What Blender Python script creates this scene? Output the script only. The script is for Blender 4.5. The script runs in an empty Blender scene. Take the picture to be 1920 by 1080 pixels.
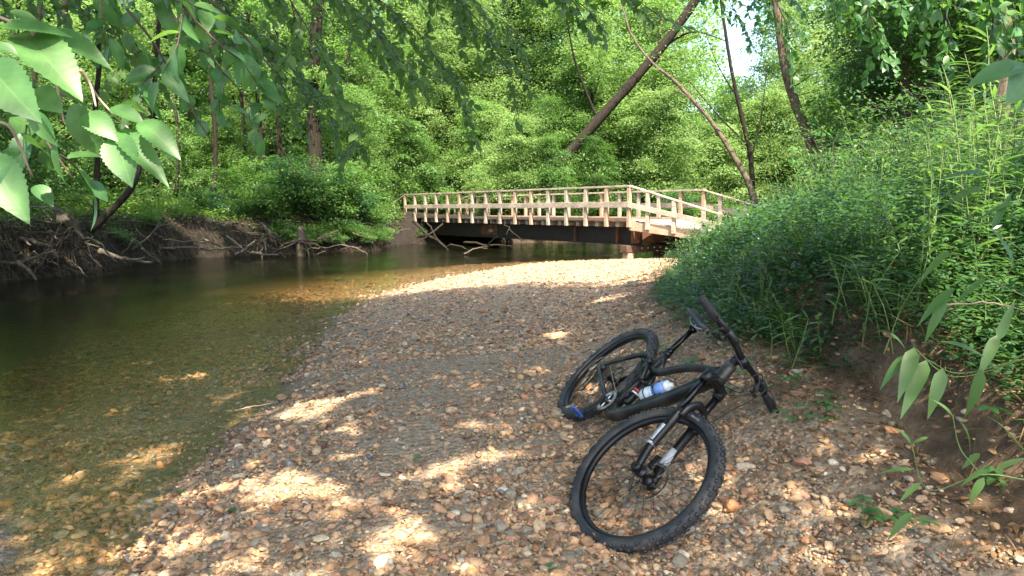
import bpy, math, random
import numpy as np
from mathutils import Vector, Matrix
R_ = math.radians
scene = bpy.context.scene
COL = scene.collection
rng = np.random.default_rng(11)
random.seed(11)

# ------------------------------------------------------------------ camera
CAMZ = 1.5
HAZE = 0.0
FPX = 1326.0                      # focal length in pixels of a 1920 wide frame
PITCH = math.atan(145 / FPX)
cam_data = bpy.data.cameras.new('camera')
cam_data.sensor_width = 36.0
cam_data.lens = FPX / 1920 * 36
cam_data.clip_start = 0.05
cam_data.clip_end = 1000
cam = bpy.data.objects.new('camera', cam_data)
COL.objects.link(cam)
cam.location = (0, 0, CAMZ)
cam.rotation_euler = (math.pi / 2 - PITCH, 0, 0)
scene.camera = cam

# ------------------------------------------------------------------ sky, sun, exposure
SUN = np.array([0.16, -0.55, 0.82]); SUN /= np.linalg.norm(SUN)      # direction towards the sun
SUN_EL = math.asin(SUN[2]); SUN_AZ = math.atan2(SUN[0], SUN[1])
world = bpy.data.worlds.new('World'); scene.world = world
world.use_nodes = True
wn = world.node_tree
for n in list(wn.nodes): wn.nodes.remove(n)
sky = wn.nodes.new('ShaderNodeTexSky'); sky.sky_type = 'NISHITA'; sky.sun_disc = False
sky.sun_elevation = SUN_EL; sky.sun_rotation = SUN_AZ; sky.air_density = 1.0; sky.dust_density = 2.5; sky.ozone_density = 1.0
bg = wn.nodes.new('ShaderNodeBackground'); bg.inputs[1].default_value = 0.15
wo = wn.nodes.new('ShaderNodeOutputWorld')
wn.links.new(sky.outputs[0], bg.inputs[0]); wn.links.new(bg.outputs[0], wo.inputs[0])
sd = bpy.data.lights.new('sun', 'SUN'); sd.energy = 5.0; sd.angle = R_(0.53); sd.color = (1.0, 0.87, 0.70)
so = bpy.data.objects.new('sun', sd); COL.objects.link(so)
so.rotation_euler = Vector(SUN).to_track_quat('Z', 'Y').to_euler()
so.location = (3, -10, 20)
scene.view_settings.view_transform = 'Standard'; scene.view_settings.look = 'None'
scene.view_settings.exposure = 2.2; scene.view_settings.gamma = 1.0
cy = scene.cycles
cy.max_bounces = 7; cy.diffuse_bounces = 4; cy.glossy_bounces = 3; cy.transmission_bounces = 4; cy.transparent_max_bounces = 8
cy.caustics_reflective = False; cy.caustics_refractive = False
cy.use_denoising = True

# ------------------------------------------------------------------ helpers
def at(px, py, Y):
    """the point at distance Y in front that the photograph shows at pixel px,py (1920x1080)"""
    dx = (px - 960) / FPX; du = (540 - py) / FPX
    dy = math.cos(PITCH) + du * math.sin(PITCH); dz = -math.sin(PITCH) + du * math.cos(PITCH)
    return np.array([dx / dy * Y, Y, CAMZ + dz / dy * Y])
def gat(px, py, z=0.0):
    dx = (px - 960) / FPX; du = (540 - py) / FPX
    dy = math.cos(PITCH) + du * math.sin(PITCH); dz = -math.sin(PITCH) + du * math.cos(PITCH)
    t = (z - CAMZ) / dz
    return np.array([dx * t, dy * t, z])
def tag(o, label=None, cat=None, group=None, kind=None):
    if label: o['label'] = label
    if cat: o['category'] = cat
    if group: o['group'] = group
    if kind: o['kind'] = kind
    return o
def empty(name, loc, label, cat, group=None, rz=0.0):
    o = bpy.data.objects.new(name, None); COL.objects.link(o)
    o.location = [float(v) for v in loc]; o.rotation_euler = (0, 0, rz)
    o.empty_display_size = 0.1
    return tag(o, label, cat, group)
def hit(px, py):
    """first point of the ground seen at that pixel"""
    o_ = np.array([0, 0, CAMZ]); d = at(px, py, 1.0) - o_; t = np.linspace(1.5, 40, 9000); P = o_ + d * t[:, None]; below = P[:, 2] < H(P[:, 0], P[:, 1]); return P[int(np.argmax(below))]
class MB:
    """collects vertices and faces, then builds them as one mesh"""
    def __init__(s): s.v = []; s.f3 = []; s.f4 = []; s.a = []; s.n = 0
    def add(s, v, f3=None, f4=None, a=None):
        v = np.asarray(v, float).reshape(-1, 3)
        s.v.append(v)
        if f3 is not None and len(f3): s.f3.append(np.asarray(f3, int).reshape(-1, 3) + s.n)
        if f4 is not None and len(f4): s.f4.append(np.asarray(f4, int).reshape(-1, 4) + s.n)
        if a is None: a = np.zeros((len(v), 3))
        a = np.asarray(a, float)
        if a.ndim == 1: a = np.tile(a, (len(v), 1))
        s.a.append(a); s.n += len(v)
        return s
    def build(s, name, mat, parent=None, smooth=True, attr=None, origin=None):
        v = np.concatenate(s.v) if s.v else np.zeros((0, 3))
        if origin is not None: v = v - np.asarray(origin)
        f3 = np.concatenate(s.f3) if s.f3 else np.zeros((0, 3), int)
        f4 = np.concatenate(s.f4) if s.f4 else np.zeros((0, 4), int)
        me = bpy.data.meshes.new(name)
        me.vertices.add(len(v)); me.vertices.foreach_set('co', v.astype(np.float32).ravel())
        nl = len(f3) * 3 + len(f4) * 4
        me.loops.add(nl); me.loops.foreach_set('vertex_index', np.concatenate([f3.ravel(), f4.ravel()]).astype(np.int32))
        ls = np.concatenate([np.arange(len(f3)) * 3, len(f3) * 3 + np.arange(len(f4)) * 4]).astype(np.int32)
        me.polygons.add(len(ls)); me.polygons.foreach_set('loop_start', ls)
        me.polygons.foreach_set('use_smooth', np.full(len(ls), smooth))
        if attr:
            at_ = me.attributes.new(attr, 'FLOAT_VECTOR', 'POINT')
            at_.data.foreach_set('vector', np.concatenate(s.a).astype(np.float32).ravel())
        me.update(calc_edges=True); me.validate()
        me.materials.append(mat)
        o = bpy.data.objects.new(name, me); COL.objects.link(o)
        if parent is not None: o.parent = parent
        if origin is not None and parent is None: o.location = [float(x) for x in origin]
        return o
    # --- shapes
    def tube(s, pts, rad, n=8, cap=True, a=None, flat=1.0):
        P = np.asarray(pts, float); m = len(P)
        r = np.full(m, rad, float) if np.isscalar(rad) else np.asarray(rad, float)
        T = np.gradient(P, axis=0); T /= np.linalg.norm(T, axis=1)[:, None] + 1e-12
        up = np.array([0, 0, 1.0]) if abs(T[0][2]) < 0.9 else np.array([0, 1.0, 0])
        U = np.zeros((m, 3)); u = np.cross(up, T[0]); u /= np.linalg.norm(u)
        for i in range(m):
            u = u - T[i] * (u @ T[i]); u /= np.linalg.norm(u) + 1e-12; U[i] = u
        W = np.cross(T, U)
        an = np.linspace(0, 2 * np.pi, n, endpoint=False)
        ring = (np.cos(an)[None, :, None] * U[:, None] + flat * np.sin(an)[None, :, None] * W[:, None]) * r[:, None, None] + P[:, None]
        v = ring.reshape(-1, 3)
        i = np.arange(m - 1)[:, None] * n; j = np.arange(n)[None]; k = (j + 1) % n
        f4 = np.stack([i + j, i + k, i + n + k, i + n + j], -1).reshape(-1, 4)
        f3 = []
        if cap:
            v = np.concatenate([v, P[:1], P[-1:]]); c0 = m * n; c1 = c0 + 1
            jj = np.arange(n); kk = (jj + 1) % n
            f3 = np.concatenate([np.stack([np.full(n, c0), kk, jj], -1), np.stack([np.full(n, c1), (m - 1) * n + jj, (m - 1) * n + kk], -1)])
        return s.add(v, f3, f4, a)
    def box(s, c, ax, half, a=None, bev=0.0):
        """box with centre c, rows of ax = unit axes, half sizes; optional small bevel"""
        c = np.asarray(c, float); ax = np.asarray(ax, float); h = np.asarray(half, float)
        if bev > 0:
            b = min(bev, h.min() * 0.45); sg = np.array([[x, y, z] for x in (-1, 1) for y in (-1, 1) for z in (-1, 1)], float)
            vs = []
            for k in range(3):
                hh = h - b; hh = hh.copy(); hh[k] = h[k]; vs.append(sg * hh)
            v = np.concatenate(vs)
            f4 = []; f3 = []
            def idx(k, x, y, z): return k * 8 + (x * 4 + y * 2 + z)
            for d in (0, 1):
                q = [(d, 0, 0), (d, 1, 0), (d, 1, 1), (d, 0, 1)]; f4.append([idx(0, *t) for t in (q if d else q[::-1])])
                q = [(0, d, 0), (0, d, 1), (1, d, 1), (1, d, 0)]; f4.append([idx(1, *t) for t in (q if d else q[::-1])])
                q = [(0, 0, d), (1, 0, d), (1, 1, d), (0, 1, d)]; f4.append([idx(2, *t) for t in (q if d else q[::-1])])
            for p in (0, 1):
                for q in (0, 1):
                    f4.append([idx(0, p, q, 0), idx(0, p, q, 1), idx(1, p, q, 1), idx(1, p, q, 0)])
                    f4.append([idx(0, p, 0, q), idx(0, p, 1, q), idx(2, p, 1, q), idx(2, p, 0, q)])
                    f4.append([idx(1, 0, p, q), idx(1, 1, p, q), idx(2, 1, p, q), idx(2, 0, p, q)])
                    for r in (0, 1): f3.append([idx(0, p, q, r), idx(1, p, q, r), idx(2, p, q, r)])
            return s.add(v @ ax + c, f3, f4, a)
        v = np.array([[x, y, z] for x in (-1, 1) for y in (-1, 1) for z in (-1, 1)], float) * h
        f4 = [[0, 1, 3, 2], [4, 6, 7, 5], [0, 4, 5, 1], [2, 3, 7, 6], [0, 2, 6, 4], [1, 5, 7, 3]]
        return s.add(v @ ax + c, None, f4, a)
    def bar(s, p0, p1, w, t, up=(0, 0, 1), a=None, bev=0.004):
        """board from p0 to p1; w = size across (horizontal), t = size along up"""
        p0 = np.asarray(p0, float); p1 = np.asarray(p1, float); d = p1 - p0; L = np.linalg.norm(d); d = d / L
        side = np.cross(d, up); side /= np.linalg.norm(side); u2 = np.cross(side, d)
        return s.box((p0 + p1) / 2, [d, side, u2], [L / 2, w / 2, t / 2], a, bev)
    def ico(s, c, r, a=None, n=10):
        th = np.linspace(0, np.pi, n)[1:-1]; ph = np.linspace(0, 2 * np.pi, 2 * n, endpoint=False)
        v = [[0, 0, 1]] + [[math.sin(t) * math.cos(p), math.sin(t) * math.sin(p), math.cos(t)] for t in th for p in ph] + [[0, 0, -1]]
        m = len(ph); f3 = []; f4 = []
        for j in range(m):
            f3.append([0, 1 + j, 1 + (j + 1) % m]); b = 1 + (len(th) - 1) * m
            f3.append([len(v) - 1, b + (j + 1) % m, b + j])
            for i in range(len(th) - 1):
                q = 1 + i * m; f4.append([q + j, q + m + j, q + m + (j + 1) % m, q + (j + 1) % m])
        return s.add(np.array(v) * np.asarray(r) + np.asarray(c), f3, f4, a)

def frames(D, N):
    """orthonormal frames from leaf directions D and wished normals N"""
    D = D / (np.linalg.norm(D, axis=1)[:, None] + 1e-9)
    S = np.cross(N, D); S /= np.linalg.norm(S, axis=1)[:, None] + 1e-9
    return D, S, np.cross(D, S)
# leaf templates: x along the leaf 0..1, y sideways (full width = 1), z lift
LF_Q = (np.array([[0, 0, 0], [.42, .5, .03], [1, 0, -.06], [.42, -.5, .03]]), None, np.array([[0, 1, 2, 3]]))
def _oval(k, sharp=1.0, tooth=0.0, droop=0.12, fold=0.12):
    """leaf of two halves along a midrib, outline of k points a side"""
    t = np.linspace(0, 1, k + 2)
    w = np.sin(np.pi * t ** (0.75 * sharp)) ** 0.85 * 0.5
    w = np.where(t > .75, w * (1 - (t - .75) * 0.9), w)
    tt = (np.arange(k + 2) % 2) * tooth; ws = w * (1 - tooth / 2)
    w = np.maximum(w * (1 - tt), 0); w[0] = 0.012; w[-1] = 0.004
    mid = np.stack([t, 0 * t, -droop * t ** 2], 1)
    l = np.stack([t - 0.012 * (np.arange(k + 2) % 2 == 0) * (tooth > 0), w, -droop * t ** 2 + fold * ws], 1)
    r = l * [1, -1, 1]
    v = np.concatenate([mid, l, r]); n = k + 2
    f = []
    for i in range(n - 1):
        f.append([i, i + 1, n + i + 1, n + i]); f.append([i + 1, i, 2 * n + i, 2 * n + i + 1])
    return (v, None, np.array(f))
LF_O = _oval(3)
LF_S = _oval(27, 1.0, 0.11, .24, .16)
LF_L = _oval(5, 0.8, 0, .35, .035)
LF_G = _oval(3, 0.8, 0, .6, .0)
def leaves(mb, P, D, N, L, W, tpl=LF_Q, tint=None):
    P = np.asarray(P, float); n = len(P)
    if n == 0: return mb
    D, S, N = frames(np.asarray(D, float), np.asarray(N, float))
    L = np.broadcast_to(L, (n,)); W = np.broadcast_to(W, (n,))
    T, f3, f4 = tpl; k = len(T)
    v = P[:, None] + T[None, :, 0, None] * (D * L[:, None])[:, None] + T[None, :, 1, None] * (S * W[:, None])[:, None] + T[None, :, 2, None] * (N * L[:, None])[:, None]
    if tint is None: tint = rng.random(n)
    a = np.zeros((n, k, 3)); a[..., 0] = tint[:, None]; a[..., 1] = np.abs(T[None, :, 1]) ; a[..., 2] = T[None, :, 0]
    off = (np.arange(n) * k)[:, None, None]
    mb.add(v.reshape(-1, 3), None if f3 is None else (f3[None] + off).reshape(-1, 3), (f4[None] + off).reshape(-1, 4), a.reshape(-1, 3))
    return mb
def rvec(n, s=1.0): return rng.normal(0, s, (n, 3))
def vnoise(x, y, s=1.0, seed=0.0):
    x = x / s; y = y / s
    return (np.sin(x * 1.3 + 1.7 * y + seed) * np.cos(y * 1.9 - .8 * x + seed * 2.1) + .5 * np.sin(x * 3.1 - y * 2.3 + seed * 3.3) * np.cos(y * 3.7 + x * 1.1 + seed) + .25 * np.sin(x * 6.3 + y * 5.1 + seed * 1.3) * np.cos(y * 7.7 - x * 4.9)) / 1.6

# ------------------------------------------------------------------ materials
def newmat(name):
    m = bpy.data.materials.new(name); m.use_nodes = True
    nt = m.node_tree
    for n in list(nt.nodes): nt.nodes.remove(n)
    o = nt.nodes.new('ShaderNodeOutputMaterial')
    return m, nt, o
def N(nt, t, **k):
    n = nt.nodes.new(t)
    for a, b in k.items():
        if a.startswith('i_'):
            key = a[2:]; key = int(key) if key.isdigit() else key.replace('_', ' ')
            n.inputs[key].default_value = b
        else: setattr(n, a, b)
    return n
def ramp(nt, stops):
    r = nt.nodes.new('ShaderNodeValToRGB'); e = r.color_ramp.elements
    while len(e) < len(stops): e.new(0.5)
    for k, (p, c) in enumerate(stops): e[k].position = p; e[k].color = (*c, 1)
    return r
def mk(name, col, rough=.5, metal=0.0, var=.25, scale=30, bump=0.0, spec=.5, coat=0.0, bscale=None, dirt=None):
    m, nt, o = newmat(name); L = nt.links.new
    b = N(nt, 'ShaderNodeBsdfPrincipled'); b.inputs['Roughness'].default_value = rough; b.inputs['Metallic'].default_value = metal
    b.inputs['Specular IOR Level'].default_value = spec; b.inputs['Coat Weight'].default_value = coat
    tc = N(nt, 'ShaderNodeTexCoord'); nz = N(nt, 'ShaderNodeTexNoise', i_Scale=scale, i_Detail=5.0)
    L(tc.outputs['Object'], nz.inputs['Vector'])
    c = np.array(col)
    stops = [(.3, tuple(c * (1 - var))), (.7, tuple(np.minimum(c * (1 + var), 1)))]
    if dirt is not None: stops = [(.3, tuple(c * (1 - var))), (.5, tuple(np.minimum(c * (1 + var), 1))), (.68, tuple(dirt))]
    r = ramp(nt, stops); L(nz.outputs['Fac'], r.inputs[0]); L(r.outputs[0], b.inputs['Base Color'])
    if bump:
        n2 = N(nt, 'ShaderNodeTexNoise', i_Scale=bscale or scale * 3, i_Detail=6.0); L(tc.outputs['Object'], n2.inputs['Vector'])
        bp = N(nt, 'ShaderNodeBump', i_Strength=bump, i_Distance=.01); L(n2.outputs['Fac'], bp.inputs['Height']); L(bp.outputs[0], b.inputs['Normal'])
    L(b.outputs[0], o.inputs[0])
    return m
def leafmat(name, dark, light, tdark, tlight, rough=.45, trans=.45, spec=.35, objvar=.35):
    """leaf: reflects dark..light, lets light through tdark..tlight; attribute 'tint'.x varies leaf by leaf"""
    m, nt, o = newmat(name); L = nt.links.new
    at_ = N(nt, 'ShaderNodeAttribute', attribute_name='tint'); sp = N(nt, 'ShaderNodeSeparateXYZ'); L(at_.outputs['Vector'], sp.inputs[0])
    oi = N(nt, 'ShaderNodeObjectInfo')
    mx = N(nt, 'ShaderNodeMix', data_type='FLOAT'); mx.inputs['Factor'].default_value = objvar
    L(sp.outputs[0], mx.inputs['A']); L(oi.outputs['Random'], mx.inputs['B'])
    yl = (light[1] * 1.15, light[1] * 1.1, light[2] * .8); r1 = ramp(nt, [(.0, dark), (.90, light), (.985, light), (1, yl)]); r2 = ramp(nt, [(0, tdark), (.9, tlight)])
    L(mx.outputs['Result'], r1.inputs[0]); L(mx.outputs['Result'], r2.inputs[0])
    b = N(nt, 'ShaderNodeBsdfPrincipled'); b.inputs['Roughness'].default_value = rough; b.inputs['Specular IOR Level'].default_value = spec
    t = N(nt, 'ShaderNodeBsdfTranslucent'); ms = N(nt, 'ShaderNodeMixShader'); ms.inputs[0].default_value = trans
    L(r1.outputs[0], b.inputs['Base Color']); L(r2.outputs[0], t.inputs['Color'])
    L(b.outputs[0], ms.inputs[1]); L(t.outputs[0], ms.inputs[2]); L(ms.outputs[0], o.inputs[0])
    return m
def barkmat(name, c1, c2, scale=6, bump=.8):
    m, nt, o = newmat(name); L = nt.links.new
    tc = N(nt, 'ShaderNodeTexCoord'); mp = N(nt, 'ShaderNodeMapping'); mp.inputs['Scale'].default_value = (1, 1, .18)
    L(tc.outputs['Object'], mp.inputs[0])
    nz = N(nt, 'ShaderNodeTexNoise', i_Scale=scale * 3, i_Detail=8.0, i_Roughness=.65); L(mp.outputs[0], nz.inputs['Vector'])
    n3 = N(nt, 'ShaderNodeTexNoise', i_Scale=scale * .4, i_Detail=3.0); L(tc.outputs['Object'], n3.inputs['Vector'])
    r = ramp(nt, [(.32, c1), (.62, c2), (.85, tuple(min(1, x * 1.35) for x in c2))]); L(nz.outputs['Fac'], r.inputs[0])
    rm = ramp(nt, [(.5, (0, 0, 0)), (.72, (1, 1, 1))]); L(n3.outputs['Fac'], rm.inputs[0])
    mc = N(nt, 'ShaderNodeMix', data_type='RGBA'); L(rm.outputs[0], mc.inputs['Factor']); L(r.outputs[0], mc.inputs['A']); mc.inputs['B'].default_value = (c2[0] * .7, c2[1] * .95, c2[2] * .6, 1)
    b = N(nt, 'ShaderNodeBsdfPrincipled'); b.inputs['Roughness'].default_value = .9; b.inputs['Specular IOR Level'].default_value = .2
    bp = N(nt, 'ShaderNodeBump', i_Strength=bump, i_Distance=.03); L(nz.outputs['Fac'], bp.inputs['Height']); L(bp.outputs[0], b.inputs['Normal'])
    L(mc.outputs['Result'], b.inputs['Base Color']); L(b.outputs[0], o.inputs[0])
    return m
M = {}
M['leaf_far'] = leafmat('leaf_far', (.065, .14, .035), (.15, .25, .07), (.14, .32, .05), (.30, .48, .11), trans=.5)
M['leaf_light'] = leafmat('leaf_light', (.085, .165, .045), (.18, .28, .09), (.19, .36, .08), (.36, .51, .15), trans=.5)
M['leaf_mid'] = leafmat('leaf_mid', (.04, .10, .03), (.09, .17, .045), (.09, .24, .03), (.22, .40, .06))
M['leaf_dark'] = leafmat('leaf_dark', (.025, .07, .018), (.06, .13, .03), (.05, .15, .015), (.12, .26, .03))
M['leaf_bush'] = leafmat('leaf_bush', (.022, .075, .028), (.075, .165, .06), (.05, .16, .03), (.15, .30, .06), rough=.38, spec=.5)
def veins(m):
    nt = m.node_tree; L = nt.links.new
    b = next(n for n in nt.nodes if n.type == 'BSDF_PRINCIPLED'); t = next(n for n in nt.nodes if n.type == 'BSDF_TRANSLUCENT')
    at_ = N(nt, 'ShaderNodeAttribute', attribute_name='tint'); sp = N(nt, 'ShaderNodeSeparateXYZ'); L(at_.outputs['Vector'], sp.inputs[0])
    def mt(op, a, b_, c=None):
        n = N(nt, 'ShaderNodeMath', operation=op)
        for k, q in enumerate((a, b_, c)):
            if q is None: continue
            if isinstance(q, (int, float)): n.inputs[k].default_value = q
            else: L(q, n.inputs[k])
        return n.outputs[0]
    fr_ = mt('FRACT', mt('SUBTRACT', mt('MULTIPLY', sp.outputs[2], 9.0), mt('MULTIPLY', sp.outputs[1], 5.5)), 0)
    v1 = mt('LESS_THAN', fr_, .12); v2 = mt('LESS_THAN', sp.outputs[1], .022); v = mt('MAXIMUM', mt('MULTIPLY', v1, .55), v2)
    for sh, k in ((b, 'Base Color'), (t, 'Color')):
        src = sh.inputs[k].links[0].from_socket; mx = N(nt, 'ShaderNodeMix', data_type='RGBA', blend_type='MIX')
        tc = N(nt, 'ShaderNodeTexCoord'); nz = N(nt, 'ShaderNodeTexNoise', i_Scale=22.0, i_Detail=4.0); L(tc.outputs['Object'], nz.inputs['Vector']); rr_ = ramp(nt, [(.35, (.72, .75, .7)), (.7, (1.25, 1.2, 1.1))]); L(nz.outputs['Fac'], rr_.inputs[0])
        m2 = N(nt, 'ShaderNodeMix', data_type='RGBA', blend_type='MULTIPLY'); m2.inputs['Factor'].default_value = 1; L(src, m2.inputs['A']); L(rr_.outputs[0], m2.inputs['B'])
        L(mt('MULTIPLY', v, .22), mx.inputs['Factor']); L(m2.outputs['Result'], mx.inputs['A']); mx.inputs['B'].default_value = (.22, .34, .12, 1) if sh is b else (.12, .22, .03, 1)
        L(mx.outputs['Result'], sh.inputs[k])
    bp = N(nt, 'ShaderNodeBump', i_Strength=.12, i_Distance=.002); bp.invert = True; L(v, bp.inputs['Height']); L(bp.outputs[0], b.inputs['Normal'])
M['leaf_near'] = leafmat('leaf_near', (.045, .14, .05), (.085, .205, .065), (.09, .27, .04), (.18, .38, .06), rough=.42, spec=.5, objvar=.1)
M['leaf_cane'] = leafmat('leaf_cane', (.035, .10, .035), (.13, .23, .065), (.08, .22, .035), (.24, .40, .08), rough=.4, spec=.45)
veins(M['leaf_near'])
M['leaf_grass'] = leafmat('leaf_grass', (.05, .12, .02), (.13, .23, .04), (.10, .22, .02), (.24, .38, .05))
M['leaf_dry'] = leafmat('leaf_dry', (.10, .05, .02), (.28, .17, .08), (.10, .05, .02), (.2, .12, .05), trans=.2)
M['bark'] = barkmat('bark', (.025, .018, .012), (.13, .10, .075))
M['bark_pale'] = barkmat('bark_pale', (.10, .08, .06), (.36, .31, .25))
M['bark_dark'] = barkmat('bark_dark', (.005, .004, .003), (.026, .020, .014))
M['root'] = barkmat('root', (.010, .008, .006), (.072, .058, .042), 8)
M['stick'] = barkmat('stick', (.02, .016, .012), (.11, .092, .07), 10)
M['stem'] = mk('stem', (.10, .15, .04), .6)
M['twig'] = mk('twig', (.045, .03, .02), .8)
M['twig_pale'] = mk('twig_pale', (.25, .19, .14), .7)

# ------------------------------------------------------------------ terrain
NEAR = np.array([(-1.55, -40), (-1.5, 0), (-1.66, 2.77), (-1.92, 4.26), (-1.95, 5.67), (-2.1, 7.16), (-2.45, 10.1), (-2.45, 11.5), (-2.2, 12.8), (-1.6, 15.3), (-.6, 17.9), (.2, 19.5), (1.6, 20.9), (3.7, 21.8), (8, 24.2), (14, 27), (25, 31), (110, 64)], float)
FAR = np.array([(-9, -40), (-9, 0), (-11, 8), (-11, 14.8), (-10.3, 16.8), (-10.9, 20.5), (-9.9, 22.6), (-7.7, 24.2), (-5.2, 26.6), (-5.1, 28.8), (-5.3, 30.6), (-4.7, 32.4), (-2.5, 33.5), (2, 33.9), (8, 35.2), (20, 39.5), (110, 90)], float)
XBY = np.array([-40, 0, 2.8, 4, 5.5, 6.8, 9.7, 13, 17, 20, 24, 30, 60]); XBX = np.array([2.6, 2.4, 1.78, 1.6, 1.6, 1.66, 2.1, 3.0, 4.7, 7.4, 10.5, 14.5, 60])
def dist_poly(x, y, P):
    d = np.full(x.shape, 1e9)
    for a, b in zip(P[:-1], P[1:]):
        ab = b - a; t = np.clip(((x - a[0]) * ab[0] + (y - a[1]) * ab[1]) / (ab @ ab), 0, 1)
        d = np.minimum(d, np.hypot(x - a[0] - t * ab[0], y - a[1] - t * ab[1]))
    return d
def ss(t): t = np.clip(t, 0, 1); return t * t * (3 - 2 * t)
def zones(x, y):
    x = np.asarray(x, float); y = np.asarray(y, float)
    wob = .10 * vnoise(x, y, .7, 1.0) + .05 * vnoise(x, y, .22, 4.0)
    dn = dist_poly(x, y, NEAR) * np.where(x > np.interp(y, NEAR[:, 1], NEAR[:, 0]), 1, -1) + wob
    df = dist_poly(x, y, FAR) * np.where(x < np.interp(y, FAR[:, 1], FAR[:, 0]), 1, -1) + wob * 1.5
    xb = np.interp(y, XBY, XBX) + .10 * vnoise(y, x * 0, .8, 7.0)
    return dn, df, xb
def H(x, y, detail=True):
    x = np.asarray(x, float); y = np.asarray(y, float)
    dn, df, xb = zones(x, y)
    A = np.interp(y, [-10, 0, 2.95, 4.13, 6, 8, 14, 19, 24, 60], [.1, .1, .155, .335, .33, .32, .25, .13, .12, .3])
    amp = np.interp(y, [0, 2.2, 3.2, 5, 9, 15, 22], [.12, .2, .40, .36, .2, .12, .3])
    bar = A * (1 - np.exp(-np.maximum(dn, 0) / 1.4)) * 1.18 + amp * ss((x - (xb - 1.25)) / 1.25)
    top = ss((x - xb) / np.interp(y, [3.6, 7], [.17, .7])) * np.interp(y, [0, 4, 8, 20], [.28, .34, .34, .45]) + .20 * np.clip(x - xb - .3, 0, 5)
    right = bar + top + np.clip(x - xb, 0, 1) * .10 * vnoise(x, y, 1.1, 2.0)
    bk = 1.22 * ss(df / .75) + .035 * np.clip(df, 0, 40) + np.clip(df, 0, 1) * .14 * vnoise(x, y, 1.6, 5.0)
    bed = -.30 * ss((y - 21.5) / 2.5) * ss(-dn / 1.5) - np.minimum(np.minimum(.012 + .045 * np.abs(dn) + .03 * np.clip(np.abs(dn) - 1.5, 0, 9), .02 + .8 * np.abs(df)), .5) + .03 * vnoise(x, y, .9, 9.0) * np.minimum(1, np.abs(dn))
    h = np.where(dn > 0, right, np.where(df > 0, bk, np.minimum(bed, -.004)))
    h = np.where((dn > 0) & (df > 0), np.maximum(right, bk), h)
    if detail: h = h + .012 * vnoise(x, y, .16, 3.0) * (dn > -.5) + .008 * vnoise(x, y, .07, 8.0)
    return h
def h1(x, y): return float(H(np.array([x]), np.array([y]))[0])

def axis(lo, a, b, hi, step, g=1.09):
    c = list(np.arange(a, b, step)); s = step
    while c[-1] < hi: s *= g; c.append(c[-1] + s)
    s = step
    while c[0] > lo: s *= g; c.insert(0, c[0] - s)
    return np.array(c)
gx = axis(-160, -12.5, 7, 160, .1); gy = axis(-40, 1.5, 26, 240, .1)
X, Y = np.meshgrid(gx, gy); Z = H(X, Y)
dn, df, xb = zones(X, Y)
nx, ny = len(gx), len(gy)
i, j = np.meshgrid(np.arange(ny - 1), np.arange(nx - 1), indexing='ij'); q = i * nx + j
f4 = np.stack([q, q + 1, q + nx + 1, q + nx], -1).reshape(-1, 4)
gravel = ss((dn + .3) / .3) * (1 - ss((X - xb + .55 + .3 * vnoise(X, Y, .5, 6.0)) / .5)); gravel = np.where(dn < 0, 1.0, gravel)
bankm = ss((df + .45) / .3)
wet = np.clip(1 - dn / .35, 0, 1) * (df < 0) * (.45 + .55 * (dn > -.3))
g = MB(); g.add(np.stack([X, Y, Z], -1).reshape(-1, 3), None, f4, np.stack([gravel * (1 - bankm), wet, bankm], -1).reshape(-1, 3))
m, nt, o = newmat('ground'); L = nt.links.new
at_ = N(nt, 'ShaderNodeAttribute', attribute_name='zone'); sp = N(nt, 'ShaderNodeSeparateXYZ'); L(at_.outputs['Vector'], sp.inputs[0])
tc = N(nt, 'ShaderNodeTexCoord')
vo = N(nt, 'ShaderNodeTexVoronoi', i_Scale=34.0); L(tc.outputs['Object'], vo.inputs['Vector'])
v2 = N(nt, 'ShaderNodeTexVoronoi', i_Scale=80.0); L(tc.outputs['Object'], v2.inputs['Vector'])
sc_ = N(nt, 'ShaderNodeSeparateColor'); L(vo.outputs['Color'], sc_.inputs[0])
rg = ramp(nt, [(0, (.12, .09, .06)), (.25, (.25, .19, .12)), (.5, (.33, .25, .17)), (.7, (.27, .225, .18)), (.85, (.42, .34, .25)), (1, (.14, .12, .10))])
L(sc_.outputs[0], rg.inputs[0])
sc2 = N(nt, 'ShaderNodeSeparateColor'); L(v2.outputs['Color'], sc2.inputs[0])
rg2 = ramp(nt, [(0, (.17, .115, .07)), (.5, (.32, .235, .15)), (1, (.42, .32, .215))]); L(sc2.outputs[0], rg2.inputs[0])
mg = N(nt, 'ShaderNodeMix', data_type='RGBA'); mg.inputs['Factor'].default_value = .5; L(rg.outputs[0], mg.inputs['A']); L(rg2.outputs[0], mg.inputs['B'])
ns = N(nt, 'ShaderNodeTexNoise', i_Scale=7.0, i_Detail=9.0, i_Roughness=.7); L(tc.outputs['Object'], ns.inputs['Vector'])
rs = ramp(nt, [(.3, (.035, .022, .013)), (.5, (.10, .068, .042)), (.68, (.19, .135, .085)), (.8, (.07, .08, .03))]); L(ns.outputs['Fac'], rs.inputs[0])
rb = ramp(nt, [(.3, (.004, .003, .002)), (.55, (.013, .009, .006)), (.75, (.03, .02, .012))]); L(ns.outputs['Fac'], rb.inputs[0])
mA = N(nt, 'ShaderNodeMix', data_type='RGBA'); L(sp.outputs[0], mA.inputs['Factor']); L(rs.outputs[0], mA.inputs['A']); L(mg.outputs['Result'], mA.inputs['B'])
mB_ = N(nt, 'ShaderNodeMix', data_type='RGBA'); L(sp.outputs[2], mB_.inputs['Factor']); L(mA.outputs['Result'], mB_.inputs['A']); L(rb.outputs[0], mB_.inputs['B'])
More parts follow.
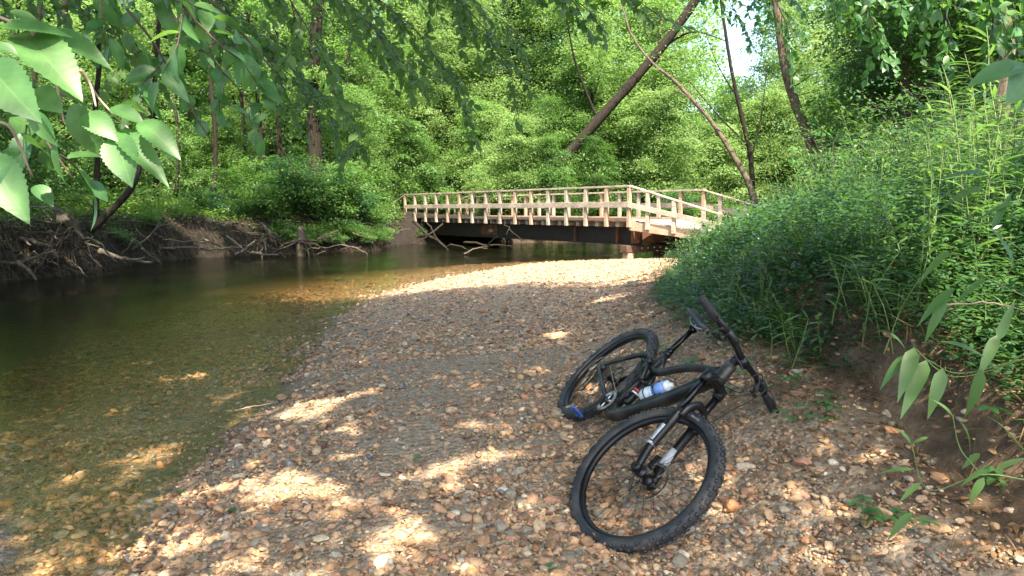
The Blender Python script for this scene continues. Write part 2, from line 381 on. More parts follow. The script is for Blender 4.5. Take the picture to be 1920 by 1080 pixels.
mW = N(nt, 'ShaderNodeMix', data_type='RGBA', blend_type='MULTIPLY'); L(sp.outputs[1], mW.inputs['Factor']); L(mB_.outputs['Result'], mW.inputs['A']); mW.inputs['B'].default_value = (.5, .47, .42, 1)
b = N(nt, 'ShaderNodeBsdfPrincipled'); b.inputs['Specular IOR Level'].default_value = .3
rr = N(nt, 'ShaderNodeMapRange'); rr.inputs['To Min'].default_value = .9; rr.inputs['To Max'].default_value = .35; L(sp.outputs[1], rr.inputs['Value']); L(rr.outputs[0], b.inputs['Roughness'])
mv = N(nt, 'ShaderNodeMath', operation='MULTIPLY'); L(vo.outputs['Distance'], mv.inputs[0]); L(sp.outputs[0], mv.inputs[1]); nf_ = N(nt, 'ShaderNodeTexNoise', i_Scale=38.0, i_Detail=8.0, i_Roughness=.7); L(tc.outputs['Object'], nf_.inputs['Vector'])
mh = N(nt, 'ShaderNodeMath', operation='MULTIPLY_ADD'); L(nf_.outputs['Fac'], mh.inputs[0]); mh.inputs[1].default_value = -.8; L(mv.outputs[0], mh.inputs[2])
bp = N(nt, 'ShaderNodeBump', i_Strength=.9, i_Distance=.03); bp.invert = True; L(mh.outputs[0], bp.inputs['Height'])
L(bp.outputs[0], b.inputs['Normal']); L(mW.outputs['Result'], b.inputs['Base Color']); L(b.outputs[0], o.inputs[0])
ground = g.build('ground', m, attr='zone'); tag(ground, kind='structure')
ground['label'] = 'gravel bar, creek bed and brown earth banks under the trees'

# water ------------------------------------------------------------
wx = np.concatenate([np.arange(-14, 6, .2), np.arange(6, 100, 2.0)]); wy = np.concatenate([np.arange(-38, -1, 2.0), np.arange(-1, 33, .2), np.arange(33, 80, 2.0)])
X, Y = np.meshgrid(wx, wy); Zg = H(X, Y, False); nx, ny = len(wx), len(wy)
i, j = np.meshgrid(np.arange(ny - 1), np.arange(nx - 1), indexing='ij'); q = i * nx + j
keep = np.minimum(np.minimum(Zg[:-1, :-1], Zg[1:, :-1]), np.minimum(Zg[:-1, 1:], Zg[1:, 1:])) < .03
q = q[keep]
f4 = np.stack([q, q + 1, q + nx + 1, q + nx], -1).reshape(-1, 4)
g = MB(); g.add(np.stack([X, Y, 0 * X], -1).reshape(-1, 3), None, f4, np.stack([np.clip(-Zg, 0, 1), 0 * X, 0 * X], -1).reshape(-1, 3))
m, nt, o = newmat('water'); L = nt.links.new
at_ = N(nt, 'ShaderNodeAttribute', attribute_name='depth'); sp = N(nt, 'ShaderNodeSeparateXYZ'); L(at_.outputs['Vector'], sp.inputs[0])
rt = ramp(nt, [(0, (.95, .92, .84)), (.08, (.84, .78, .61)), (.2, (.46, .42, .27)), (.45, (.085, .095, .045))]); L(sp.outputs[0], rt.inputs[0])
tr = N(nt, 'ShaderNodeBsdfTransparent'); L(rt.outputs[0], tr.inputs[0])
gl = N(nt, 'ShaderNodeBsdfGlossy'); gl.inputs['Roughness'].default_value = .012
di = N(nt, 'ShaderNodeBsdfDiffuse'); di.inputs[0].default_value = (.03, .034, .015, 1)
tc = N(nt, 'ShaderNodeTexCoord'); mp = N(nt, 'ShaderNodeMapping'); mp.inputs['Scale'].default_value = (1, 1.0, 1)
L(tc.outputs['Object'], mp.inputs[0])
n1 = N(nt, 'ShaderNodeTexNoise', i_Scale=9.0, i_Detail=4.0, i_Roughness=.55, i_Distortion=.6); L(mp.outputs[0], n1.inputs['Vector'])
n2 = N(nt, 'ShaderNodeTexNoise', i_Scale=34.0, i_Detail=3.0); L(mp.outputs[0], n2.inputs['Vector'])
n3 = N(nt, 'ShaderNodeTexNoise', i_Scale=.45, i_Detail=2.0); L(tc.outputs['Object'], n3.inputs['Vector'])
r3 = ramp(nt, [(.35, (.12, .12, .12)), (.65, (1, 1, 1))]); L(n3.outputs['Fac'], r3.inputs[0])
ad = N(nt, 'ShaderNodeMath', operation='MULTIPLY_ADD'); L(n2.outputs['Fac'], ad.inputs[0]); ad.inputs[1].default_value = .3; L(n1.outputs['Fac'], ad.inputs[2])
bm = N(nt, 'ShaderNodeMath', operation='MULTIPLY'); L(r3.outputs[0], bm.inputs[0]); bm.inputs[1].default_value = .7
bp = N(nt, 'ShaderNodeBump', i_Distance=.02); L(bm.outputs[0], bp.inputs['Strength']); L(ad.outputs[0], bp.inputs['Height'])
L(bp.outputs[0], gl.inputs['Normal'])
fr = N(nt, 'ShaderNodeFresnel', i_IOR=1.33); L(bp.outputs[0], fr.inputs['Normal'])
md = N(nt, 'ShaderNodeMapRange'); md.inputs['From Max'].default_value = .5; md.inputs['To Max'].default_value = .22; L(sp.outputs[0], md.inputs['Value'])
ma = N(nt, 'ShaderNodeMixShader'); L(md.outputs[0], ma.inputs[0]); L(tr.outputs[0], ma.inputs[1]); L(di.outputs[0], ma.inputs[2])
ge = N(nt, 'ShaderNodeNewGeometry'); iv = N(nt, 'ShaderNodeMath', operation='SUBTRACT'); iv.inputs[0].default_value = 1; L(ge.outputs['Backfacing'], iv.inputs[1]); fm = N(nt, 'ShaderNodeMath', operation='MULTIPLY'); L(fr.outputs[0], fm.inputs[0]); L(iv.outputs[0], fm.inputs[1])
mb_ = N(nt, 'ShaderNodeMixShader'); L(fm.outputs[0], mb_.inputs[0]); L(ma.outputs[0], mb_.inputs[1]); L(gl.outputs[0], mb_.inputs[2]); L(mb_.outputs[0], o.inputs[0])
water = g.build('creek_water', m, attr='depth'); tag(water, 'shallow clear creek water over brown pebbles', kind='structure')

# ------------------------------------------------------------------ gravel
def stone_shape(lv, k):
    """angular pebble: a sphere cut by random planes"""
    t = (1 + 5 ** .5) / 2
    v = np.array([(-1, t, 0), (1, t, 0), (-1, -t, 0), (1, -t, 0), (0, -1, t), (0, 1, t), (0, -1, -t), (0, 1, -t), (t, 0, -1), (t, 0, 1), (-t, 0, -1), (-t, 0, 1)], float)
    f = np.array([(0, 11, 5), (0, 5, 1), (0, 1, 7), (0, 7, 10), (0, 10, 11), (1, 5, 9), (5, 11, 4), (11, 10, 2), (10, 7, 6), (7, 1, 8), (3, 9, 4), (3, 4, 2), (3, 2, 6), (3, 6, 8), (3, 8, 9), (4, 9, 5), (2, 4, 11), (6, 2, 10), (8, 6, 7), (9, 8, 1)])
    v = v / np.linalg.norm(v[0])
    for _ in range(lv):
        vl = list(map(tuple, v)); mid = {}; nf = []
        def md_(a, b):
            key = (min(a, b), max(a, b))
            if key not in mid:
                p = (np.array(vl[a]) + vl[b]); mid[key] = len(vl); vl.append(tuple(p / np.linalg.norm(p)))
            return mid[key]
        for a, b, c in f:
            ab, bc_, ca = md_(a, b), md_(b, c), md_(c, a); nf += [(a, ab, ca), (b, bc_, ab), (c, ca, bc_), (ab, bc_, ca)]
        v = np.array(vl); f = np.array(nf)
    r = np.ones(len(v)); g_ = np.random.default_rng(k)
    for _ in range(9):
        n = g_.normal(0, 1, 3); n /= np.linalg.norm(n); dd = v @ n; lim = g_.uniform(.55, .9)
        r = np.where(dd > .05, np.minimum(r, lim / np.maximum(dd, .05)), r)
    v = v * r[:, None] * g_.uniform(.96, 1.04, (len(v), 1))
    return v * [1.15, .85, .55], f
PAL = np.array([(.23, .145, .08), (.30, .20, .115), (.27, .19, .125), (.17, .11, .07), (.36, .27, .18), (.20, .18, .14), (.31, .185, .115), (.13, .105, .08), (.42, .36, .28), (.36, .18, .085), (.26, .145, .10), (.11, .06, .04), (.17, .165, .15), (.38, .25, .14)])
PW = np.array([12, 14, 14, 9, 9, 9, 8, 6, 3, 3, 5, 2, 5, 6], float); PW /= PW.sum()
def place_stones(mb, n, lv, x, y, r, sink=.25, shapes=8):
    z = H(x, y); dn, df, xb = zones(x, y)
    col = PAL[rng.choice(len(PAL), n, p=PW)] * rng.uniform(.75, 1.3, (n, 1)) * [1.24, 1.19, 1.13]
    wetf = np.clip(1 - dn / .3, 0, 1)[:, None]; col = col * (1 - .28 * wetf)
    sh = rng.integers(0, shapes, n)
    for k in range(shapes):
        T, f = stone_shape(lv, 100 + k + 50 * lv)
        s_ = np.where(sh == k)[0]; c = len(s_)
        if not c: continue
        a = rng.uniform(0, 2 * np.pi, c); tx = rng.normal(0, .28, c); ty = rng.normal(0, .28, c)
        ca, sa = np.cos(a), np.sin(a)
        Rz = np.zeros((c, 3, 3)); Rz[:, 0, 0] = ca; Rz[:, 0, 1] = -sa; Rz[:, 1, 0] = sa; Rz[:, 1, 1] = ca; Rz[:, 2, 2] = 1
        Rx = np.zeros((c, 3, 3)); Rx[:, 0, 0] = 1; Rx[:, 1, 1] = np.cos(tx); Rx[:, 1, 2] = -np.sin(tx); Rx[:, 2, 1] = np.sin(tx); Rx[:, 2, 2] = np.cos(tx)
        Ry = np.zeros((c, 3, 3)); Ry[:, 1, 1] = 1; Ry[:, 0, 0] = np.cos(ty); Ry[:, 0, 2] = np.sin(ty); Ry[:, 2, 0] = -np.sin(ty); Ry[:, 2, 2] = np.cos(ty)
        Q = Rz @ Rx @ Ry
        st = rng.uniform(.8, 1.2, (c, 1, 3))
        v = np.einsum('cij,ckj->cki', Q, T[None] * st) * r[s_][:, None, None]
        P = np.stack([x[s_], y[s_], z[s_] + r[s_] * (.45 - sink * rng.random(c) * 1.6)], 1)
        v = v + P[:, None]
        off = (np.arange(c) * len(T))[:, None, None]
        mb.add(v.reshape(-1, 3), (f[None] + off).reshape(-1, 3), None, np.repeat(col[s_], len(T), 0))
def ground_pts(n, y0, y1, power=2.0):
    """random ground points, denser towards the camera, inside the view plus a margin"""
    u = rng.random(n); y = (y0 ** (1 - power) + u * (y1 ** (1 - power) - y0 ** (1 - power))) ** (1 / (1 - power))
    x = rng.uniform(-.82, .82, n) * (y + .3)
    dn, df, xb = zones(x, y)
    ok = (dn > -3.2) & (x < xb + .35 + rng.normal(0, .2, n)) & (df < -.2)
    # stones get sparse towards the earth of the right bank and in patches of sand
    th = np.clip((xb - x) / .9, .10, 1) * np.where(vnoise(x, y, .5, 12.0) + .3 * vnoise(x, y, .15, 2.0) > .28, .35, 1.0)
    ok &= rng.random(n) < th
    return x[ok], y[ok]
gm, nt, o = newmat('pebbles'); L = nt.links.new
at_ = N(nt, 'ShaderNodeAttribute', attribute_name='tone'); tc = N(nt, 'ShaderNodeTexCoord')
nz = N(nt, 'ShaderNodeTexNoise', i_Scale=45.0, i_Detail=6.0, i_Roughness=.65); L(tc.outputs['Object'], nz.inputs['Vector'])
rv = ramp(nt, [(.3, (.6, .56, .5)), (.7, (1.3, 1.28, 1.25))]); L(nz.outputs['Fac'], rv.inputs[0])
mm = N(nt, 'ShaderNodeMix', data_type='RGBA', blend_type='MULTIPLY'); mm.inputs['Factor'].default_value = 1; L(at_.outputs['Color'], mm.inputs['A']); L(rv.outputs[0], mm.inputs['B'])
b = N(nt, 'ShaderNodeBsdfPrincipled'); b.inputs['Roughness'].default_value = .72; b.inputs['Specular IOR Level'].default_value = .35
bp = N(nt, 'ShaderNodeBump', i_Strength=.35, i_Distance=.004); L(nz.outputs['Fac'], bp.inputs['Height']); L(bp.outputs[0], b.inputs['Normal'])
L(mm.outputs['Result'], b.inputs['Base Color']); L(b.outputs[0], o.inputs[0])
g = MB()
x, y = ground_pts(70000, 2.2, 6.5, 1.7); n = len(x); pt = 1 + .45 * vnoise(x, y, .6, 21.0); place_stones(g, n, 1, x, y, (pt * np.exp(rng.normal(math.log(.0082), .55, n))).clip(.0035, .036), .35, 12)
x, y = ground_pts(60000, 2.2, 6.5, 1.9); n = len(x); place_stones(g, n, 0, x, y, np.exp(rng.normal(math.log(.0055), .35, n)), .2)
x, y = ground_pts(100000, 6.0, 12, 1.8); n = len(x); place_stones(g, n, 0, x, y, np.exp(rng.normal(math.log(.0118), .5, n)).clip(.006, .045))
x, y = ground_pts(34000, 12, 23, 1.6); n = len(x); place_stones(g, n, 0, x, y, np.exp(rng.normal(math.log(.024), .3, n)).clip(.014, .05))
x, y = ground_pts(260, 2.3, 10, 1.3); place_stones(g, len(x), 1, x, y, rng.uniform(.03, .055, len(x)), .6)
x = rng.uniform(-10, 8, 9000); y = rng.uniform(12, 24, 9000); dn, df, xb = zones(x, y); k = np.abs(dn - .05) < .35; x, y = x[k], y[k]
place_stones(g, len(x), 0, x, y, rng.uniform(.02, .05, len(x)))
tag(g.build('gravel', gm, smooth=False, attr='tone'), 'loose tan and brown pebbles covering the creek bar', kind='stuff')
# larger single stones
def stone(px, py, r, tone, label, flat=1.0, group=None):
    p = hit(px, py)
    T, f = stone_shape(2, int(px + py)); a = (px * 7 % 6); ca, sa = math.cos(a), math.sin(a)
    T = T @ np.array([[ca, sa, 0], [-sa, ca, 0], [0, 0, 1]]) * r * [1, 1, flat]
    z = h1(p[0], p[1]); c = np.array([p[0], p[1], z + r * .25 * flat])
    o_ = MB().add(T + c, f, None, np.array(tone)).build('stone', gm, smooth=False, attr='tone', origin=c)
    tag(o_, label, 'stone', group)
for s_ in [
    (1760, 995, .038, (.30, .19, .11), 'smooth rounded brown stone at the foot of the right earth bank'),
    (945, 922, .030, (.50, .47, .40), 'broad flat white stone left of the front tyre, beside a grey one'),
    (1390, 872, .022, (.52, .47, .36), 'pale cream stone just right of the front tyre'),
    (1560, 870, .024, (.50, .45, .38), 'pale pinkish stone at the edge of the dirt slope'),
    (855, 965, .026, (.45, .41, .34), 'bleached stone half buried left of the front wheel'),
    (692, 858, .024, (.09, .11, .16), 'blue black stone standing out in a sunlit patch'),
    (258, 930, .028, (.34, .20, .10), 'rounded orange brown stone in the shallows at lower left'),
    (290, 922, .026, (.05, .045, .05), 'round nearly black stone in the shallows at lower left'),
    (305, 838, .036, (.33, .19, .09), 'ochre stone breaking the water surface near the shore'),
    (600, 1015, .035, (.40, .34, .22), 'long pale stone lying at the bottom edge of the gravel'),
    (715, 1060, .035, (.42, .40, .33), 'tall pale grey stone at the bottom edge of the gravel', 1.3),
    (785, 640, .03, (.05, .045, .045), 'small dark stone with a dry leaf in the middle of the bar'),
    (590, 705, .05, (.22, .20, .17), 'large grey stone by the waterline halfway along the bar'),
    (635, 526, .11, (.16, .16, .16), 'grey rock poking out of the creek near the bar'),
    (655, 530, .07, (.12, .12, .12), 'small dark rock beside the grey rock in the creek'),
    (600, 521, .10, (.20, .20, .20), 'flat rock just awash left of the grey rocks in the creek', .5),
    (745, 1005, .03, (.30, .21, .12), 'angular tan stone in the lower middle of the bar'),
    (1470, 960, .026, (.40, .32, .22), 'tan stone below the dirt slope right of the front wheel'),
    (1280, 1045, .028, (.45, .40, .33), 'pale stone just below the front tyre'),
    (1100, 790, .025, (.35, .25, .17), 'tan stone beside the blue pedal'),
]: stone(*s_)
# green leaves fallen on the gravel
for k, (px, py, w, lb) in enumerate([
    (590, 826, .05, 'fallen green leaf among sunlit stones near the waterline'), (778, 857, .05, 'fallen green leaf in the middle of the near gravel'),
    (330, 888, .045, 'fallen green leaf lying nearest the shallow water'), (345, 928, .04, 'small fallen green leaf beside the wet stones'),
    (445, 962, .04, 'small fallen green leaf on shaded stones at lower left'), (1020, 1074, .06, 'fallen green leaf cut by the bottom edge of the picture'),
    (800, 567, .12, 'fallen green leaf far up the gravel bar'), (1380, 944, .05, 'fallen yellow green leaf right of the front tyre')]):
    p = hit(px, py)
    a = rng.uniform(0, 6.28); g = MB()
    leaves(g, [p + [0, 0, .012]], [[math.cos(a), math.sin(a), .1]], [[.1, -.1, 1]], w * 1.4, w * .8, LF_O, np.array([.5 + .5 * (k == 7)]))
    tag(g.build('fallen_leaf', M['leaf_near'], attr='tint', origin=p), lb, 'leaf')

# ------------------------------------------------------------------ wooden footbridge
M['wood'] = None
def woodmat(name, c1, c2, rough=.8):
    m, nt, o = newmat(name); L = nt.links.new
    tc = N(nt, 'ShaderNodeTexCoord'); nz = N(nt, 'ShaderNodeTexNoise', i_Scale=2.2, i_Detail=8.0, i_Roughness=.7); L(tc.outputs['Object'], nz.inputs['Vector'])
    mp = N(nt, 'ShaderNodeMapping'); mp.inputs['Scale'].default_value = (1.2, 1.2, 14); L(tc.outputs['Object'], mp.inputs[0])
    n2 = N(nt, 'ShaderNodeTexNoise', i_Scale=5.0, i_Detail=6.0); L(mp.outputs[0], n2.inputs['Vector'])
    mx = N(nt, 'ShaderNodeMix', data_type='FLOAT'); mx.inputs['Factor'].default_value = .5; L(nz.outputs['Fac'], mx.inputs['A']); L(n2.outputs['Fac'], mx.inputs['B'])
    r = ramp(nt, [(.36, c1), (.62, c2)]); L(mx.outputs['Result'], r.inputs[0])
    b = N(nt, 'ShaderNodeBsdfPrincipled'); b.inputs['Roughness'].default_value = rough; b.inputs['Specular IOR Level'].default_value = .25
    bp = N(nt, 'ShaderNodeBump', i_Strength=.4, i_Distance=.006); L(n2.outputs['Fac'], bp.inputs['Height']); L(bp.outputs[0], b.inputs['Normal'])
    L(r.outputs[0], b.inputs['Base Color']); L(b.outputs[0], o.inputs[0]); return m
M['wood'] = woodmat('weathered_wood', (.13, .108, .085), (.43, .365, .29))
M['wood_red'] = woodmat('reddish_wood', (.22, .145, .10), (.40, .29, .205))
M['wood_dark'] = woodmat('dark_wood', (.05, .028, .018), (.12, .07, .045))
M['rust'] = mk('rust_steel', (.10, .045, .022), .8, .3, .5, 5, .3)
M['steel_dark'] = mk('black_steel', (.018, .015, .013), .7, .3, .4, 4, .2)
M['bolt'] = mk('bolt_metal', (.5, .5, .48), .4, .7)
C = np.array([3.70, 21.9]); BU = np.array([-.58, .815]); BU /= np.linalg.norm(BU); BW = np.array([BU[1], -BU[0]])      # along the span, across (away)
RU = np.array([.75, -.66]); RU /= np.linalg.norm(RU)
SP = 1.0; LEN = 15.2; WID = 3.2; ZD = 1.19
def bp3(s, w, z): p = C + BU * s + BW * w; return np.array([p[0], p[1], z])
def rp3(s, w, z):
    base = C + BW * w; p = base + RU * s; return np.array([p[0], p[1], z])
bridge = empty('footbridge', (C[0], C[1], 0), 'long weathered timber footbridge with railings over the creek', 'bridge')
BO = np.array([C[0], C[1], 0])
bax = [np.array([*BU, 0]), np.array([*BW, 0]), np.array([0, 0, 1])]
def bpart(mb, name, mat, label=None):
    o_ = mb.build(name, mat, None, smooth=False); o_.data.transform(Matrix.Translation(Vector(-BO))); o_.parent = bridge
    if label: o_['label'] = label
    return o_
g = MB(); s_ = 0.0
while s_ < LEN:                                                          # deck planks
    g.box(bp3(s_ + .07, WID / 2, ZD - .022 + rng.normal(0, .002)), bax, [.067, WID / 2 + .02 + rng.normal(0, .012), .022], bev=.004); s_ += .143
bpart(g, 'deck', M['wood'])
g = MB(); 
for k in range(int(LEN / .48)):                                         # joist ends under the planks
    g.box(bp3(.2 + k * .48, WID / 2, ZD - .125), bax, [.045 + .03 * (k % 2), WID / 2 - .02, .075], bev=.004)
bpart(g, 'joists', M['wood'])
g = MB(); g.bar(bp3(-.02, -.05, ZD + .035), bp3(LEN, -.05, ZD + .035), .05, .10); bpart(g, 'kerb_board', M['wood_red'])
g = MB(); g.bar(bp3(-.02, WID + .05, ZD + .035), bp3(LEN, WID + .05, ZD + .035), .05, .10); bpart(g, 'kerb_board', M['wood_red'])
g = MB()
for w in (.45, 1.6, 2.75):                                               # steel I girders
    for zz, hw, hh in ((-.23, .13, .015), (-.76, .13, .015), (-.495, .012, .25)):
        g.box(bp3(LEN / 2 + .1, w, ZD + zz), bax, [LEN / 2 + .1, hw, hh])
bpart(g, 'girders', M['steel_dark'])
for k, s_ in enumerate((1.0, 3.1)): 
    g = MB(); g.box(bp3(s_, .45 - .07, ZD - .495), bax, [.05, .055, .245]); bpart(g, 'stiffener', M['rust'])
g = MB(); g.box(bp3(8.6, .45 - .02, ZD - .46), bax, [.62, .012, .215]); 
pl = bpart(g, 'splice_plate', M['rust'], 'rust brown steel plate with a small pale oval')
g = MB(); an = np.linspace(0, 2 * np.pi, 25)[:-1]; v = [bp3(8.45 + .17 * math.cos(t), .405, ZD - .50 + .07 * math.sin(t)) for t in an]
g.add(v + [bp3(8.45, .40, ZD - .50)], [[24, i, (i + 1) % 24] for i in range(24)]); o_ = g.build('oval_mark', mk('oval_paint', (.30, .24, .2), .7), None); o_.data.transform(Matrix.Translation(Vector(-BO))); o_.parent = pl
def rail_side(w, out, zt):
    for k in range(16):
        g = MB(); lean = rng.normal(0, .006)
        a0 = bp3(k * SP, w + out * .13, ZD - .20); a1 = bp3(k * SP + lean, w + out * .13, zt - .02)
        d = a1 - a0; g.box((a0 + a1) / 2, bax, [.063, .05, d[2] / 2], bev=.006)
        bpart(g, 'post', M['wood_red'] if (k % 5 in (0, 1)) else M['wood'])
    for (t0, t1) in ((0, 5), (5, 10), (10, 15.0)):
        g = MB(); g.bar(bp3(t0 + (.01 if t0 else -.06), w + out * .11, zt + .0), bp3(t1 - .01, w + out * .11, zt + rng.normal(0, .004)), .16, .055); bpart(g, 'top_rail', M['wood'])
        g = MB(); g.bar(bp3(t0 + (.01 if t0 else -.04), w + out * .20, ZD + .50), bp3(t1 - .01, w + out * .20, ZD + .50), .04, .175); bpart(g, 'mid_rail', M['wood'])
rail_side(0, -1, ZD + 1.06); rail_side(WID, 1, ZD + 1.0)
# right ramp: posts shrink as the rail falls towards the bank
def ramp_side(w, out):
    zr0 = ZD + 1.06 if out < 0 else ZD + 1.0
    st = np.array([.75, 0]);
    def q(s, dz, ow=.13): 
        b0 = rp3(s, w, 0); side = np.array([RU[1], -RU[0]]) * -out if out < 0 else np.array([-RU[1], RU[0]])
        side = np.array([-RU[1], RU[0]]) * (1 if out > 0 else -1)
        return np.array([b0[0] + side[0] * ow, b0[1] + side[1] * ow, dz])
    rax = [np.array([*RU, 0]), np.array([-RU[1], RU[0], 0]), np.array([0, 0, 1])]
    ztop = lambda s: zr0 - .29 * s if s < 3.2 else zr0 - .29 * 3.2 - .14 * (s - 3.2)
    zdk = lambda s: ZD - .106 * s
    for s in (.62, 1.5, 2.45, 3.4, 4.35):
        g = MB(); z0, z1 = zdk(s) - .2, max(ztop(s), zdk(s) + .25) - .02
        g.box(q(s, (z0 + z1) / 2), rax, [.06, .045, (z1 - z0) / 2], bev=.006); bpart(g, 'post', M['wood'])
    g = MB(); g.bar(q(.0, ztop(0) - .001, .11), q(3.2, ztop(3.2), .11), .15, .04); bpart(g, 'top_rail', M['wood'])
    g = MB(); g.bar(q(3.21, ztop(3.2), .11), q(4.6, ztop(4.6), .11), .15, .04); bpart(g, 'top_rail', M['wood'])
    g = MB(); g.bar(q(-.02, ZD + .49, .20), q(3.6, ZD + .49 - .2 * 3.6, .20), .04, .15); bpart(g, 'mid_rail', M['wood'])
    g = MB(); g.bar(q(-.05, ZD - .15, .05), q(4.7, zdk(4.7) - .15, .05), .06, .27); bpart(g, 'fascia_beam', M['wood_red'])
ramp_side(0, -1); ramp_side(WID, 1)
g = MB(); s_ = 0.0
rd = np.array([RU[0], RU[1], -.106]); rd /= np.linalg.norm(rd); rs = np.array([-RU[1], RU[0], 0]); ru = np.cross(rd, rs); ru = ru if ru[2] > 0 else -ru
g = MB(); s_ = .02
while s_ < 4.6:
    c0 = (rp3(s_ + .07, 0, 0) + rp3(s_ + .07, WID, 0)) / 2; c0[2] = ZD - .026 - .106 * (s_ + .07)
    wv = np.array([*(BW), 0.0]); g.box(c0, [rd, wv - rd * (wv @ rd), ru], [.066, WID / 2 - .01, .02], bev=.004); s_ += .143
bpart(g, 'ramp_deck', M['wood'])
# cap beams and piles
g = MB(); g.box(bp3(.25, WID / 2, ZD - .88), bax, [.15, WID / 2 + .1, .11], bev=.01); cap = bpart(g, 'cap_beam', M['wood_dark'])
for k in range(6):
    g = MB(); g.ico(bp3(.25 - .155, .55 + k * .28, ZD - .86), [.03, .03, .03], n=6); o_ = g.build('bolt', M['bolt'], None); o_.data.transform(Matrix.Translation(Vector(-BO))); o_.parent = cap
for w in (.12, 1.5, 2.95):
    g = MB(); p = bp3(.25, w, 0); z0 = h1(p[0], p[1]) - .3; g.box([p[0], p[1], (z0 + ZD - .99) / 2], bax, [.13, .14, (ZD - .99 - z0) / 2], bev=.012)
    bpart(g, 'pile', M['wood_red'] if w < .5 else M['wood_dark'])
g = MB(); g.box(bp3(.1, WID / 2, ZD - .49), bax, [.04, WID / 2 - .1, .22], bev=.006); bpart(g, 'end_diaphragm', M['rust'])
g = MB(); g.box(bp3(LEN - .2, WID / 2, ZD - .6), bax, [.2, WID / 2 + .3, .45], bev=.01); bpart(g, 'abutment', M['wood_dark'])
# left descent of the handrail on the far bank
g = MB(); g.bar(bp3(15, -.11, ZD + 1.06), bp3(17.4, -.11, ZD + .30), .14, .04); bpart(g, 'top_rail', M['wood'])
g = MB(); g.bar(bp3(15, WID + .11, ZD + 1.0), bp3(17.4, WID + .11, ZD + .25), .14, .04); bpart(g, 'top_rail', M['wood'])
for w in (-.13, WID + .13):
    g = MB(); g.box(bp3(16.2, w, ZD + .2), bax, [.055, .045, .46], bev=.006); bpart(g, 'post', M['wood'])

# ------------------------------------------------------------------ mountain bike lying on its left side
M['rubber'] = mk('tyre_rubber', (.022, .023, .025), .62, 0, .35, 9, .15, .45, dirt=(.075, .062, .05))
M['blackpaint'] = mk('frame_paint', (.006, .0075, .007), .42, 0, .3, 6, 0, .4, .08, dirt=(.05, .045, .038))
M['anod'] = mk('black_anodised', (.012, .012, .014), .38, .4, .3, 20)
M['stanchion'] = mk('stanchion', (.02, .02, .022), .18, .8, .2, 20)
M['silver'] = mk('silver_metal', (.55, .54, .52), .3, .95, .2, 40)
M['greydecal'] = mk('grey_decal', (.42, .43, .45), .5, 0, .15, 30)
M['plastic'] = mk('black_plastic', (.015, .015, .016), .5)
M['grip'] = mk('grip_rubber', (.018, .019, .022), .75, 0, .3, 60, .4)
M['blue'] = mk('blue_plastic', (.02, .10, .42), .4, 0, .25, 30)
M['chain'] = mk('chain_metal', (.22, .19, .14), .4, .8, .4, 60)
M['bottle'] = mk('bottle_plastic', (.62, .66, .70), .3, 0, .05, 10, 0, .5)
M['bottleblue'] = mk('bottle_blue', (.22, .36, .75), .35, 0, .1, 10)
M['red'] = mk('red_decal', (.55, .03, .02), .4)
M['white'] = mk('white_decal', (.75, .75, .75), .45)
RB = np.array([[-0.0009816201361114718, 0.6565138078221653, 0.754313367612839], [-0.9901380938509905, 0.10503480145369393, -0.0927051540504818], [-0.14009136849109682, -0.7469654012209919, 0.6499362259888198]])
TB = np.array([0.5692260469870736, 4.155324699974298, -0.9701477837707816 + CAMZ])
bike = empty('mountain_bicycle', TB, 'black full suspension mountain bike lying on its side on the gravel', 'bicycle')
bike.matrix_world = Matrix([[*RB[0], TB[0]], [*RB[1], TB[1]], [*RB[2], TB[2]], [0, 0, 0, 1]])
u = np.array([-.399, 0, .917]); nf = np.array([.917, 0, .399]); yy = np.array([0, 1.0, 0])
fh = np.array([1.2, 0, 0]); cr = fh - .044 * nf + .55 * u; bc = cr + .15 * u + .045 * nf
STA = 13.9 * math.pi / 180
Kx = np.array([[0, -u[2], u[1]], [u[2], 0, -u[0]], [-u[1], u[0], 0]]) / np.linalg.norm(u)
RS = np.eye(3) + math.sin(STA) * Kx + (1 - math.cos(STA)) * Kx @ Kx
def st_(p): return cr + (np.asarray(p, float) - cr) @ RS.T
class SB(MB):
    """mesh whose points turn with the handlebar"""
    def add(s, v, f3=None, f4=None, a=None): return super().add(st_(np.asarray(v, float).reshape(-1, 3)), f3, f4, a)
def arc(pts, n=16):
    """smooth curve through the points (Catmull-Rom)"""
    P = np.asarray(pts, float); P = np.concatenate([[2 * P[0] - P[1]], P, [2 * P[-1] - P[-2]]]); out = []
    m = len(P) - 3
    for i in range(m):
        for t in np.linspace(0, 1, max(2, n // m), endpoint=(i == m - 1)):
            a, b, c, d = P[i:i + 4]
            out.append(.5 * ((2 * b) + (-a + c) * t + (2 * a - 5 * b + 4 * c - d) * t * t + (-a + 3 * b - 3 * c + d) * t ** 3))
    return np.array(out)
def revolve(mb, prof, c, axis_y=True, n=96, closed=True):
    """revolve profile (r, y) about the bike's y axis through c"""
    prof = np.asarray(prof, float); m = len(prof); an = np.linspace(0, 2 * np.pi, n, endpoint=False)
    v = np.stack([c[0] + np.outer(np.cos(an), prof[:, 0]), c[1] + np.tile(prof[:, 1], (n, 1)), c[2] + np.outer(np.sin(an), prof[:, 0])], -1).reshape(-1, 3)
    f = []
    for i in range(n):
        for j in range(m if closed else m - 1):
            k = (j + 1) % m; f.append([i * m + j, i * m + k, ((i + 1) % n) * m + k, ((i + 1) % n) * m + j])
    mb.add(v, None, f)
